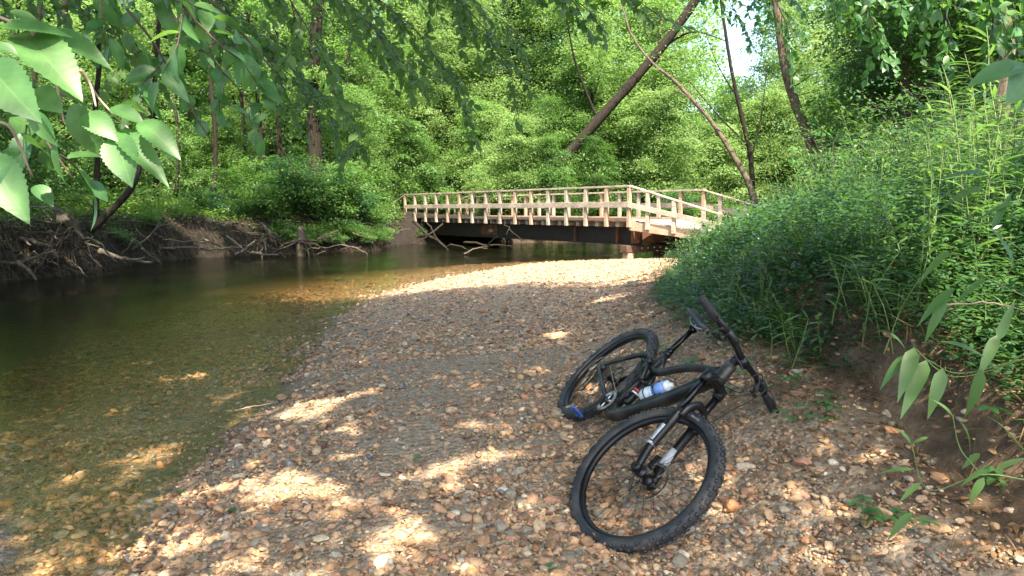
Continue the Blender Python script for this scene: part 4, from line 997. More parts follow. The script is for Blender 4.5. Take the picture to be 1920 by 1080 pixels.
# single trunks one can point at
def trunk_pts(lst, Y0, Y1=None):
    Y1 = Y0 if Y1 is None else Y1; n = len(lst)
    return np.array([at(px, py, Y0 + (Y1 - Y0) * i / (n - 1)) for i, (px, py) in enumerate(lst)])
def crown_on(pts, n, R, ls, mat, parent, org, seed=.5):
    cn = MB()
    for p in pts:
        for _ in range(n):
            c = p + rng.normal(0, R, 3) * [1, 1, .7]; m_ = 26; off = rng.normal(0, 1, (m_, 3)) * [.38, .38, .12]
            leaves(cn, c + off, off * [1, 1, .3] + rvec(m_, .3), [0, 0, 1] + rvec(m_, .4), ls * rng.uniform(.7, 1.3, m_), ls * .55, LF_Q, np.clip(rng.normal(seed, .2) + rng.normal(0, .18, m_), 0, 1))
    o_ = cn.build('crown', mat, None, attr='tint'); o_.data.transform(Matrix.Translation(Vector([-float(v) for v in org]))); o_.parent = parent
def single_tree(name, pts, r0, r1, bark, label, limbs=(), crown=None, n=12, leafm=None):
    pts = arc(pts, 26) if len(pts) < 20 else pts
    org = pts[0]; e = empty(name, org, label, 'tree'); g = MB()
    rad = np.linspace(r0, r1, len(pts)); rad[:3] *= [1.25, 1.12, 1.04]
    jit = np.cumsum(rng.normal(0, r0 * .05, pts.shape), 0)
    g.tube(pts + jit, rad * rng.uniform(.94, 1.06, len(pts)), n)
    for lp, a, b in limbs: lp = arc(lp, 18); g.tube(lp, np.linspace(a, b, len(lp)), 7)
    o_ = g.build('trunk', bark, None); o_.data.transform(Matrix.Translation(Vector([-float(v) for v in org]))); o_.parent = e
    if crown: crown_on(crown[0], crown[1], crown[2], crown[3], leafm or M['leaf_far'], e, org)
    return e
P = trunk_pts([(950, 420), (1005, 362), (1078, 274), (1165, 178), (1238, 92), (1312, -8), (1390, -130)], 36, 35)
single_tree('leaning_tree', P, .29, .19, M['bark_dark'], 'thick brown tree trunk leaning far to the right above the bridge', [(np.array([at(1240, 90, 36.3), at(1300, 60, 35.8), at(1370, 80, 35.5)]), .07, .02), (np.array([at(1120, 225, 36.6), at(1080, 120, 36), at(1060, 20, 35)]), .08, .03)],
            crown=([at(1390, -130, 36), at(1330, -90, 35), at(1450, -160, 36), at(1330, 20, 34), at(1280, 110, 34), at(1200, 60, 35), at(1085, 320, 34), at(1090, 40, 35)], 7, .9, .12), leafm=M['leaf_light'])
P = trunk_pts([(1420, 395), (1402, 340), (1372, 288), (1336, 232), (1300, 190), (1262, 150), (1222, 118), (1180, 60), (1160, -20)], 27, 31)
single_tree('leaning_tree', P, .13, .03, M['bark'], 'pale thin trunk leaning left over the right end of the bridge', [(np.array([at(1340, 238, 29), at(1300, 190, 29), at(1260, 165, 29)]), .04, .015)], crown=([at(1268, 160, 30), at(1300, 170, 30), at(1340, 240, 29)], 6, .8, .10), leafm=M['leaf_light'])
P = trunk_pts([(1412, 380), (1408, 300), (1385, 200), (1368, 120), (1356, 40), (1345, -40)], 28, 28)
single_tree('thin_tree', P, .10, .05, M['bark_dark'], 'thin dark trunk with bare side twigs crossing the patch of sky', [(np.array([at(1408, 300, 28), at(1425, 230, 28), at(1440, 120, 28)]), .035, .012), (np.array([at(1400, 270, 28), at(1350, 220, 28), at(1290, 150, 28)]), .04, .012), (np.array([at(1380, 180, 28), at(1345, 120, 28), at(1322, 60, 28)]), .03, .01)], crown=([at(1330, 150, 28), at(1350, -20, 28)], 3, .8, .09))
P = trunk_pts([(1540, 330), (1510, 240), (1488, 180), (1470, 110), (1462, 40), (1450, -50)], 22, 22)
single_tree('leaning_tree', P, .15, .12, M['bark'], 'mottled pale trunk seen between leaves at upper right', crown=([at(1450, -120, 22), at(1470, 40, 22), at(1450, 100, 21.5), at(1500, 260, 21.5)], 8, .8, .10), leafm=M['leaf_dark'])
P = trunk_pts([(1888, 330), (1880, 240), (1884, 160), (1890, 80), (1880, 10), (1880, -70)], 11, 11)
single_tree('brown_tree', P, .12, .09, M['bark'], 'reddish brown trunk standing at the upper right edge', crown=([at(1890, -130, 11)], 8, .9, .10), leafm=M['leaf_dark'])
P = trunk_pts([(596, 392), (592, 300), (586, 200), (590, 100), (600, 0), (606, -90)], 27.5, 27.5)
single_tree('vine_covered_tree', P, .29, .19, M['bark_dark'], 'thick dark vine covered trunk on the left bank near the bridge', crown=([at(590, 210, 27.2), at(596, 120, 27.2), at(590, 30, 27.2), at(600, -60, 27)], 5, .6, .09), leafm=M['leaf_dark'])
P = trunk_pts([(184, 430), (180, 380), (182, 300), (178, 210), (186, 110), (180, -20)], 17.5, 17.5)
single_tree('thin_tree', P, .075, .05, M['bark_dark'], 'thin dark trunk rising from the left bank beside the root stump', crown=([at(182, -60, 17.5)], 5, .7, .09))
P = trunk_pts([(168, 432), (205, 398), (245, 352), (262, 300), (275, 230), (290, 130), (300, -20)], 16.6, 16.8)
single_tree('thin_tree', P, .09, .045, M['bark_dark'], 'thin curved trunk growing out sideways from the root stump', crown=([at(300, -60, 16.8)], 5, .7, .09))
for k, (px, py1, Yt, r) in enumerate([(70, 330, 24, .16), (115, 330, 26, .22), (30, 340, 28, .14), (292, 352, 25, .16), (330, 345, 30, .12), (400, 340, 28, .15), (455, 335, 33, .13), (520, 330, 31, .16), (655, 350, 33, .12), (240, 345, 29, .12)]):
    P = trunk_pts([(px, py1 + 25), (px + 4, py1 - 80), (px - 5, py1 - 200), (px + 6, py1 - 330), (px + 2, -120)], Yt, Yt)
    single_tree('slender_tree', P, r * .62, r * .45, M['bark_dark'], ['dark straight trunk at the far left between the hanging leaves', 'thickest dark trunk at the far left behind the hanging leaves', 'leftmost dark trunk at the picture edge',
        'short looking dark trunk on the sunny grass of the left bank', 'thin trunk right of the sunny grass patch', 'dark trunk above the middle of the left bank', 'slim trunk behind the bushes of the left bank', 'dark trunk behind the bushes left of the vine covered tree',
        'slim trunk just right of the vine covered tree', 'thin trunk left of the sunny grass patch'][k], crown=([at(px, -130, Yt)], 6, 1.0, .10))

# far wood closing the view
g = MB(); n = 260000
x = rng.uniform(-75, 80, n); y = 66 + 22 * rng.random(n) + .05 * np.abs(x); z = 1.2 + 30 * rng.random(n) ** 1.1
kp = (vnoise(x, z, 2.6, 2.0) + vnoise(x + y, z, 1.1, 5.0) * .6 > -.75) & ~((np.abs(x / y - .312 + .012 * vnoise(z, z * 0, 2.0)) < .026) & (z > 1.5 + y * .185)) & (z < 1.5 + y * (.30 + .05 * vnoise(x, y, 6, 1.0)) + 6)
x, y, z = x[kp], y[kp], z[kp]; n = len(x)
leaves(g, np.stack([x, y, z], 1), rvec(n, 1) * [1, 1, .4], [0, -.4, 1] + rvec(n, .5), .5 * rng.uniform(.6, 1.3, n), .32, LF_Q, np.clip(.5 + .35 * vnoise(x, z, 2, 3.0) + rng.normal(0, .2, n), 0, 1))
tag(g.build('distant_woods', M['leaf_far'], attr='tint'), 'bright green mass of distant woodland closing the view', kind='stuff')

# ------------------------------------------------------------------ unseen trees added to shade the creek, crowns cut open for chosen sun patches
LIT = []
for px, py, rx, ry in [(590, 775, 60, 22), (470, 762, 34, 12), (655, 822, 26, 11), (500, 862, 36, 14), (560, 910, 80, 30), (640, 940, 30, 20), (830, 905, 42, 17), (925, 885, 28, 14), (920, 842, 22, 9), (762, 1000, 48, 40), (265, 1000, 70, 22),
        (100, 882, 20, 9), (135, 858, 24, 8), (228, 868, 26, 10), (275, 830, 42, 14), (205, 905, 18, 8), (70, 972, 36, 10), (50, 1045, 34, 16), (120, 1035, 18, 11), (338, 686, 36, 6), (425, 722, 22, 7), (250, 650, 18, 4), (1312, 965, 26, 36), (1085, 792, 24, 9), (440, 902, 32, 12),
        (1036, 665, 36, 9), (880, 770, 24, 7), (1000, 738, 22, 8), (1140, 600, 40, 6), (1545, 690, 26, 22), (1500, 800, 70, 14), (1380, 660, 20, 10), (690, 760, 24, 8), (985, 980, 16, 10), (700, 1055, 30, 14), (1250, 640, 30, 5), (520, 640, 14, 4), (1660, 930, 18, 9), (345, 920, 20, 10), (1180, 560, 60, 5)]:
    c = gat(px, py, .1); e1 = gat(px + rx, py, .1); e2 = gat(px, py - ry, .1)
    LIT.append((c[0], c[1], abs(e1[0] - c[0]) * (1.25 if px > 420 else 1.45), abs(e2[1] - c[1]) * (1.25 if px > 420 else 1.45)))
LIT += [(-1.35, 2.40, .55, .28)]
def is_lit(x, y):
    w = .45 * vnoise(x, y, .10, 3.0) + .3 * vnoise(x, y, .045, 6.0)
    l = (vnoise(x, y, .10, 31.0) > .36) & (vnoise(x, y, .9, 5.5) > -.25) & (y > 2) & (y < 12)
    for cx, cy_, rx, ry in LIT: l |= ((x - cx) / rx) ** 2 + ((y - cy_) / ry) ** 2 + w * 2.1 < 1.0
    far = y > 12.3 - .25 * x
    l |= far & (x > -2.2 + .0 * y) & (vnoise(x * .5, y, 1.1, 2.0) > -.12 - .06 * np.clip(y - 13, 0, 6))
    l |= (x > 1.75) & (vnoise(x, y, .5, 4.4) > -.25)
    l |= (x < -9.2) & (x > -11) & (y > 16) & (y < 17.6) & (vnoise(x, y, .5, 1.0) > .1)
    l |= (x < -8) & (y > 22) & (vnoise(x, y, .9, 7.0) > .15)
    return l
def canopy(cx, cy_, cz, rx, ry, rz, n, label, tx, ty, r0=.28):
    """a wide unseen crown; gaps are cut along the sun direction for wanted dapples"""
    c = MB(); k = 0; P_ = np.zeros((0, 3))
    n = int(n * 1.9); v = rvec(n, 1); v /= np.linalg.norm(v, axis=1)[:, None]; v *= rng.random((n, 1)) ** (1 / 3)
    P_ = v * [rx, ry, rz] + [cx, cy_, cz]
    t = (P_[:, 2] - .15) / SUN[2]; gx_, gy_ = P_[:, 0] - SUN[0] * t, P_[:, 1] - SUN[1] * t
    ok = ~is_lit(gx_, gy_)
    # keep the crown above the picture
    ok &= (P_[:, 2] > CAMZ + .315 * P_[:, 1] + .25) | (P_[:, 1] < -.5)
    P_ = P_[ok]; m_ = len(P_)
    leaves(c, P_, rvec(m_, 1) * [1, 1, .4], [0, 0, 1] + rvec(m_, .45), .14 * rng.uniform(.8, 1.2, m_), .09, LF_Q)
    tx, ty = float(tx), float(ty); z0 = h1(tx, ty)
    e = empty('unseen_canopy_tree', (tx, ty, z0), label, 'tree'); g = MB()
    tp = arc([[0, 0, -.3], [(cx - tx) * .08, (cy_ - ty) * .08, (cz - z0) * .4], [(cx - tx) * .5, (cy_ - ty) * .5, cz - z0 - rz * .3], [(cx - tx) * .9, (cy_ - ty) * .9, cz - z0 + rz * .3]], 18); g.tube(tp, np.linspace(r0, .05, len(tp)), 10)
    g.build('trunk', M['bark'], e)
    o_ = c.build('crown', M['leaf_far'], None, attr='tint'); o_.data.transform(Matrix.Translation(Vector([-tx, -ty, -z0]))); o_.parent = e
canopy(-1.5, -.2, 7.4, 6.5, 4.8, 1.7, 26000, 'large unseen tree behind the camera, crown cut to dapple the gravel bar', 5.0, -4.0)
canopy(-7.5, 3.0, 9.0, 6.5, 7.0, 1.9, 30000, 'large unseen tree left of the creek, crown cut to dapple the water', -14.5, 4.0)
canopy(3.0, 2.6, 7.6, 6.0, 4.6, 1.5, 24000, 'unseen tree over the right bank, crown cut to dapple the ground by the bicycle', 7.5, 1.0)
canopy(-3.0, 4.0, 7.4, 7.5, 3.2, 1.4, 24000, 'unseen tree high over the creek, crown cut to let sun spots through', -14.0, 8.0)
canopy(-10.5, 10.5, 9.3, 5.5, 6.0, 2.0, 24000, 'unseen tree out of view at left, crown cut to shade the left bank', -17.5, 9.0)
canopy(-9.0, 17.5, 9.8, 5.0, 5.0, 1.6, 16000, 'tall unseen tree, crown cut to shade the bushes of the left bank', -15.5, 18.5)

# ------------------------------------------------------------------ undergrowth (one object for each bank)
def cover(mb, n, x, y, hmax, L_, W_, tpl=LF_Q, up=.5, tint=None):
    z = H(x, y, False); hh = hmax * rng.random(n) ** 1.3
    a = rng.uniform(0, 6.28, n); D = np.stack([np.cos(a), np.sin(a), rng.normal(.05, .3, n)], 1)
    leaves(mb, np.stack([x, y, z + hh], 1), D, [0, 0, 1] + rvec(n, .35), L_ * rng.uniform(.7, 1.3, n), W_ * rng.uniform(.8, 1.2, n), tpl, tint)
g = MB(); n = 250000
y = 1.8 + 24 * rng.random(n) ** 1.8; xb_ = np.interp(y, XBY, XBX); fw_ = np.interp(y, [3, 4.2, 8, 12], [.0, .42, .32, .0]); xb_ = xb_ - fw_; x = xb_ + .05 + (.8 + y * .38) * rng.random(n) ** .85
cl = vnoise(x, y, .35, 8.0); k = rng.random(n) < np.clip(.35 + 3.5 * (x - xb_ - .12) + .8 * cl, 0, 1); x, y, cl, xb_ = x[k], y[k], cl[k], xb_[k]
cover(g, len(x), x, y, np.clip(.07 + .32 * (x - xb_), .05, .45) * (1 + .5 * cl) * np.interp(y, [8, 13], [1, .45]), np.interp(y, [2, 6, 20], [.042, .055, .10]), np.interp(y, [2, 6, 20], [.015, .022, .045]), LF_Q, tint=np.clip(.45 + .3 * cl + rng.normal(0, .2, len(x)), 0, 1))
tag(g.build('right_bank_undergrowth', M['leaf_bush'], attr='tint'), 'low green stiltgrass and small leaves covering the right bank', kind='stuff')
g = MB(); n = 130000
y = 6 + 54 * rng.random(n) ** 1.25; x = np.interp(y, FAR[:, 1], FAR[:, 0]) - .0 - (np.abs(rng.normal(0, 1, n)) * (2 + y * .28)); 
dn, df, xb_ = zones(x, y); s0 = np.stack([x, y], 1) - C; al = s0 @ BU; aw = s0 @ BW
k = (df > .45 + .3 * vnoise(x, y, .5, 3.0)) & (np.abs(x) < y * .9 + 2) & ~((al < LEN + 4) & (aw > -.6) & (aw < WID + .6)); x, y, df = x[k], y[k], df[k]
cl = vnoise(x, y, .9, 2.0)
cover(g, len(x), x, y, np.clip(.2 + .1 * df, .2, .5) * (1 + .6 * cl), np.interp(y, [6, 20, 60], [.08, .11, .22]), np.interp(y, [6, 20, 60], [.04, .05, .11]), tint=np.clip(.5 + .3 * cl + rng.normal(0, .2, len(x)), 0, 1))
tag(g.build('left_bank_undergrowth', M['leaf_grass'], attr='tint'), 'grass and low leaves on the forest floor beyond the creek', kind='stuff')
g = MB(); n = 40000
y = 22 + 45 * rng.random(n); x = rng.uniform(.2, .8, n) * y; dn, df, xb_ = zones(x, y); k = (x > xb_ + .1) | (df > .3); x, y = x[k], y[k]
cover(g, len(x), x, y, .5, .2, .1)
tag(g.build('far_undergrowth', M['leaf_grass'], attr='tint'), 'low leaves on the forest floor right of the bridge', kind='stuff')

# ------------------------------------------------------------------ shrubs and canes
def shrub_meshes(h, R, ns, nl, ls, asp=.6, tpl=LF_Q, droop=.0):
    st = MB(); fo = MB()
    for k in range(ns):
        a = rng.uniform(0, 6.28); out = rng.uniform(.2, 1) * R
        lp = curve_pts([rng.normal(0, .015), rng.normal(0, .015), -.1], [math.cos(a) * out / h, math.sin(a) * out / h, 1], h * rng.uniform(.6, 1.1), 7, .12, -.04 - droop)
        st.tube(lp, np.linspace(.009 * h + .002, .003, 8), 5, cap=False)
        m_ = nl // ns
        for s in range(5):
            q = rng.uniform(1.5, 6.99); j = int(q); c = lp[j] + (lp[j + 1] - lp[j]) * (q - j); n = m_ // 5
            aa = rng.uniform(0, 6.28); dd = np.array([math.cos(aa), math.sin(aa), .1]) * rng.uniform(.2, .5) * R
            t = rng.random(n); off = dd * t[:, None] + rng.normal(0, .10 * R + .02, (n, 3)) * [1, 1, .5]
            if tpl is LF_O: st.tube([c, c + dd], [.003, .0015], 4, cap=False)
            leaves(fo, c + off, dd * 1.5 + rvec(n, .35) + [0, 0, -.15 - droop], [0, 0, 1] + rvec(n, .3), ls * rng.uniform(.65, 1.25, n), ls * asp * rng.uniform(.8, 1.15, n), tpl, np.clip(rng.normal(.5, .2) + rng.normal(0, .17, n), 0, 1))
    return st, fo
def cane_meshes(h, ns, L_=.2, W_=.026, R=.07):
    st = MB(); fo = MB()
    for k in range(ns):
        hh = h * rng.uniform(.6, 1.1); a = rng.uniform(0, 6.28); lean = rng.uniform(.05, .4)
        lp = curve_pts([rng.normal(0, R), rng.normal(0, R), -.1], [math.cos(a) * lean, math.sin(a) * lean, 1], hh, 12, .05, -.02)
        st.tube(lp, np.linspace(.0045, .0018, 13), 5, cap=False)
        nn = int(9 + hh * 9); q = np.linspace(2.5, 11.98, nn); j = q.astype(int); c = lp[j] + (lp[j + 1] - lp[j]) * (q - j)[:, None]
        az = a + np.arange(nn) * np.pi + rng.normal(0, .5, nn); D = np.stack([np.cos(az), np.sin(az), rng.uniform(.1, .9, nn)], 1)
        leaves(fo, c, D, [0, 0, 1] + rvec(nn, .2), L_ * rng.uniform(.6, 1.2, nn), W_ * rng.uniform(.75, 1.2, nn), LF_L)
    return st, fo
def skind(name, cat, tc, leaf, stem='stem'): return Kind(name, [('stems', tc[0], M[stem], False), ('foliage', tc[1], leaf, True)], cat)
cane = [skind('cane_plant', 'cane', cane_meshes(hh, ns, Lc, Wc), M['leaf_cane']) for hh, ns, Lc, Wc in ((.8, 7, .15, .02), (1.3, 6, .19, .024), (1.3, 8, .16, .018), (1.9, 6, .20, .024), (2.3, 6, .20, .022), (.55, 8, .12, .016))]
shr = [skind('leafy_shrub', 'shrub', shrub_meshes(hh, R, ns, nl, ls, .55, LF_O), M['leaf_bush'], 'twig') for hh, R, ns, nl, ls in ((.7, .5, 12, 1000, .05), (1.2, .7, 14, 1700, .055), (1.9, .9, 16, 2600, .06), (.4, .35, 10, 600, .04))]
def grass_meshes(h, nb):
    st = MB(); fo = MB(); a = rng.uniform(0, 6.28, nb); o_ = np.abs(rng.normal(0, .5, nb)); L_ = h * rng.uniform(.5, 1.15, nb)
    for k in range(3): st.tube(curve_pts([0, 0, -.05], [rng.normal(0, .2), rng.normal(0, .2), 1], h * 1.1, 6, .08), .0025, 5)
    leaves(fo, np.stack([rng.normal(0, .07, nb), rng.normal(0, .07, nb), np.full(nb, -.02)], 1), np.stack([np.cos(a) * o_, np.sin(a) * o_, np.ones(nb)], 1), np.stack([-np.cos(a), -np.sin(a), .3 + 0 * a], 1), L_, .014 / np.maximum(L_, .1) * L_, LF_G)
    return st, fo
weed = [skind('broad_leaved_weed', 'weed', shrub_meshes(hh, R, ns, nl, ls, .62, LF_O), M['leaf_near'], 'stem') for hh, R, ns, nl, ls in ((1.1, .35, 7, 300, .075), (1.6, .4, 8, 440, .07), (.6, .3, 6, 180, .06))]
grassk = [skind('grass_clump', 'grass', grass_meshes(hh, nb), M['leaf_grass']) for hh, nb in ((.45, 46), (.65, 50))]
bigshr = [skind('bank_bush', 'bush', shrub_meshes(hh, R, 18, nl, ls, .62, LF_Q, dr), M['leaf_bush'], 'twig') for hh, R, nl, ls, dr in ((1.6, 1.3, 3800, .10, .03), (2.4, 1.6, 5200, .11, .02), (1.2, 1.3, 3000, .09, .08))]
def fits(x, y, h):
    px = 960 + FPX * x / y; top = 395 - FPX * (h1(x, y) + h - CAMZ) / y
    return top >= np.interp(px, [1230, 1290, 1385, 1415, 1460, 1600, 1750, 1900], [570, 510, 475, 430, 320, 205, 140, 60])
bigshr_l = [variant(b_, M['leaf_mid']) for b_ in bigshr]
def spots(n, yr, off, mind, pw=1.5):
    out = []; tr = 0
    while len(out) < n and tr < n * 60:
        tr += 1; y = yr[0] + (yr[1] - yr[0]) * rng.random() ** pw; x = float(np.interp(y, XBY, XBX)) - float(np.interp(y, [3, 4.2, 8, 12], [.0, .32, .34, .1])) + rng.uniform(*off) * (1 + y * .05)
        if any((x - a) ** 2 + (y - b) ** 2 < (mind * (1 + y * .04)) ** 2 for a, b in out): continue
        if abs(x) > y * .80 + .4 or y < 1.9: continue
        out.append((x, y))
    return out
for (x, y) in spots(64, (2.3, 17), (.1, .8), .22):
    k = cane[int(rng.choice([0, 5, 5]))]; k.put((x, y, h1(x, y)), rng.uniform(0, 6.28), rng.uniform(.7, 1.0) * (1 if fits(x, y, .6) else .6), 'short green cane shoots along the edge of the right bank', 'short canes at the bank edge')
for (x, y) in spots(120, (3.4, 18), (.4, 2.6), .24):
    if not fits(x, y, 1.1): continue
    k = cane[int(rng.choice([0, 1, 2]))]; k.put((x, y, h1(x, y)), rng.uniform(0, 6.28), rng.uniform(.8, 1.1), 'waist high green canes in the thicket on the right bank', 'waist high canes of the right thicket')
for (x, y) in spots(120, (4.0, 17), (1.2, 6.0), .36):
    if not fits(x, y, 2.0): continue
    k = cane[int(rng.choice([1, 3, 4]))]; k.put((x, y, h1(x, y)), rng.uniform(0, 6.28), rng.uniform(.8, 1.05), 'tall green canes at the back of the right thicket', 'tall canes of the right thicket')
for (x, y) in spots(30, (3.2, 18), (.3, 1.6), .42):
    k = shr[int(rng.choice([0, 3, 3]))]; k.put((x, y, h1(x, y)), rng.uniform(0, 6.28), rng.uniform(.7, 1.05), 'small low shrub with oval leaves on the right bank', 'low shrubs on the right bank')
for (x, y) in spots(30, (5.0, 20), (1.2, 5.0), .7):
    if not fits(x, y, 1.5): continue
    k = shr[int(rng.choice([1, 1, 2]))]; k.put((x, y, h1(x, y)), rng.uniform(0, 6.28), rng.uniform(.8, 1.15), 'chest high shrub with oval leaves in the right thicket', 'tall shrubs of the right thicket')
for (x, y) in spots(16, (8, 22), (3.5, 9.0), 1.1):
    if not fits(x, y, 2.0): continue
    k = bigshr[int(rng.choice([0, 1]))]; k.put((x, y, h1(x, y)), rng.uniform(0, 6.28), rng.uniform(.75, 1.1), 'large leafy bush behind the canes on the right', 'large bushes behind the canes')
for (x, y) in spots(26, (5.0, 14), (.2, 3.4), .4):
    if fits(x, y, 1.0): weed[int(rng.integers(3))].put((x, y, h1(x, y)), rng.uniform(0, 6.28), rng.uniform(.7, 1.1), 'broad leaved weed standing among the canes on the right bank', 'broad leaved weeds on the right bank')
for (x, y) in spots(13, (4, 12), (.1, 2.0), .4):
    if fits(x, y, .6): grassk[int(rng.integers(2))].put((x, y, h1(x, y)), rng.uniform(0, 6.28), rng.uniform(.6, 1.0), 'clump of long narrow grass on the right bank', 'grass clumps on the right bank')
# left bank bushes leaning out over the water
for k, (px, Yb, dx, sc, kd) in enumerate([(430, 24.6, 0, .9, 2), (475, 24.8, 0, 1.0, 0), (520, 25.0, 0, 1.1, 0), (560, 25.6, 0, 1.15, 1), (600, 25.8, 0, 1.1, 0), (635, 26.3, 0, 1.1, 1), (668, 27.2, 0, 1.05, 0), (695, 28.3, 0, .95, 2), (620, 25.0, 0, .8, 2), (660, 26.2, 0, .75, 2), (545, 24.6, 0, .7, 2), (480, 28, 0, 1.1, 1), (550, 29, 0, 1.2, 1), (640, 30, 0, 1.2, 1), (700, 33, 0, 1.1, 0), (380, 26, 0, .8, 0), (330, 23.9, 0, .65, 2), (270, 21.5, 0, .55, 2), (60, 18.5, 0, .7, 2), (225, 19.8, 0, .6, 2), (20, 17.6, 0, .6, 0)]):
    x = (px - 960) / FPX * Yb; 
    for _ in range(20):
        if float(zones(np.array([x]), np.array([Yb]))[1][0]) > .35: break
        x -= .1; Yb += .06
    kk = 'nearest' if k < 12 else 'rear'
    (bigshr if k % 3 == 0 else bigshr_l)[kd].put((x, Yb, h1(x, Yb) - .05), k * 1.3, sc, 'blue green bush overhanging the water on the left bank before the bridge' if k < 12 else ('bush behind the overhanging bushes of the left bank' if k < 17 else 'low bush on top of the shaded bank at far left'), 'bushes overhanging the left bank' if k < 12 else ('second row of bushes on the left bank' if k < 17 else 'low bushes at far left'))
for k in range(22):
    px = 405 + k * 16; Yb = float(np.interp(px, [300, 420, 540, 620, 700, 735, 760], [23.5, 24.7, 24.4, 25.3, 26.7, 28.8, 30.6])); x = (px - 960) / FPX * Yb
    for _ in range(30):
        if float(zones(np.array([x]), np.array([Yb]))[1][0]) > .12: break
        x -= .06; Yb += .04
    bigshr_l[2].put((x, Yb, .35 + .35 * rng.random()), k * 2.1, .42 + .16 * rng.random(), 'leafy spray hanging down the face of the left bank to the water', 'sprays hanging down the left bank face', tilt=(.25, 0))
# bushes between the bridge and its far bank
for k, (x, y, s_) in enumerate([(-1.5, 34.9, .6), (1.0, 34.7, .7), (3.2, 35.0, .8), (5.5, 35.4, .8), (8.5, 36.0, .9), (11, 37, 1.0), (-3.4, 37.5, .9), (0, 37, 1.0), (13.5, 31.5, .9), (12.2, 25.2, .7), (13.6, 27.5, .9)]):
    bigshr[k % 3].put((x, y, h1(x, y) - .25), k * 1.9, s_, 'leafy bush on the far waterside seen under and behind the bridge', 'bushes on the waterside behind the bridge')
for k in range(20):
    x = -4.0 + k * .78; y = float(np.interp(x, FAR[8:, 0], FAR[8:, 1])) + .25
    bigshr_l[2].put((x, y, .15 + .25 * rng.random()), k * 1.9, .45 + .2 * rng.random(), 'leafy spray hanging low over the water beyond the bridge girder', 'sprays hanging low beyond the bridge', tilt=(.2, 0))
# seedlings on the dirt
def seedling(px, py, nst, L_, label, five=False):
    p = hit(px, py)
    e = empty('seedling', p, label, 'seedling'); s_ = MB(); f = MB()
    for k in range(nst):
        a = rng.uniform(0, 6.28); lp = curve_pts([0, 0, -.02], [math.cos(a) * .8, math.sin(a) * .8, 1], rng.uniform(.06, .14), 4, .1); s_.tube(lp, .0015, 5)
        nl = 5 if five else 4; az = np.arange(nl) * 2 * np.pi / nl + rng.random()
        leaves(f, np.tile(lp[-1], (nl, 1)), np.stack([np.cos(az), np.sin(az), 0 * az - .1], 1), [0, 0, 1] + rvec(nl, .15), L_ * rng.uniform(.8, 1.15, nl), L_ * .5, LF_O)
    s_.build('stems', M['stem'], e); f.build('foliage', M['leaf_near'], e, attr='tint')
for a in [(1885, 800, 3, .06, 'five leaved creeper sprig on the dirt bank at the right edge, upper one', True), (1890, 925, 3, .06, 'five leaved creeper sprig low on the dirt bank at the right edge', True), (1505, 795, 5, .05, 'bright green seedling tuft in the sunlit dirt'), (1690, 990, 4, .045, 'tiny seedlings among stones below the dirt bank'),
          (1620, 985, 6, .045, 'small seedling with moss at the foot of the dirt bank'), (1535, 652, 4, .05, 'seedling on the dirt slope above the handlebar end'), (1450, 755, 3, .04, 'seedling just right of the lower handlebar grip'), (1560, 775, 4, .05, 'blue green seedling right of the bright tuft'), (1490, 730, 4, .05, 'seedling on shaded dirt above the bright tuft'),
          (1250, 660, 4, .05, 'small leaves growing beside the saddle post'), (1300, 690, 3, .05, 'seedling behind the top tube of the bicycle'), (1345, 740, 4, .05, 'seedling seen under the head tube of the bicycle'), (1395, 705, 5, .05, 'seedling close behind the handlebar')]: seedling(*a)

# ------------------------------------------------------------------ arching cane leaves close to the camera on the right
def sprig(name, label, stems, leafs, Lmat, tpl=LF_L, stem_r=.0025, cat='plant', wfrac=.14, smat='stem'):
    """stems: lists of (px,py,depth); leafs: (px,py,depth, px2,py2,depth2, width fraction, normal tilt)"""
    P = [np.array([at(*q) for q in s]) for s in stems]; org = P[0][0]
    e = empty(name, org, label, cat); s_ = MB(); f = MB()
    for p in P: p = arc(p, 18); s_.tube(p - org, np.linspace(stem_r, stem_r * .5, len(p)), 6)
    for q in leafs:
        a = at(*q[:3]); b = at(*q[3:6]); L_ = np.linalg.norm(b - a); nrm = np.array(q[7] if len(q) > 7 else (0, -.5, 1.0))
        w = q[6] if len(q) > 6 else wfrac
        leaves(f, [a - org], [b - a + nrm * L_ * .08], [nrm], L_, L_ * w, tpl, np.array([rng.uniform(.2, .9)]))
    s_.build('stem', M[smat], e); f.build('foliage', M[Lmat], e, attr='tint')
    return e
sprig('cane_plant', 'big drooping cane leaves close to the camera above the dirt bank', [[(1925, 660, 2.0), (1870, 690, 2.05), (1780, 705, 2.1), (1712, 650, 2.1)], [(1925, 672, 2.0), (1800, 700, 2.1), (1740, 675, 2.12)]],
      [(1714, 652, 2.1, 1690, 738, 2.0, .25), (1737, 675, 2.1, 1695, 768, 2.0, .23), (1700, 664, 2.12, 1648, 722, 2.1, .22), (1768, 690, 2.1, 1745, 780, 2.05, .26), (1870, 628, 2.05, 1838, 700, 2.0, .24), (1775, 560, 2.1, 1730, 640, 2.1, .2), (1790, 540, 2.1, 1715, 600, 2.1, .2),
       (1840, 690, 2.0, 1822, 790, 2.0, .22), (1668, 625, 2.1, 1712, 655, 2.1, .22), (1770, 640, 2.1, 1850, 655, 2.0, .2), (1870, 640, 2.1, 1905, 560, 2.1, .2)], 'leaf_cane')
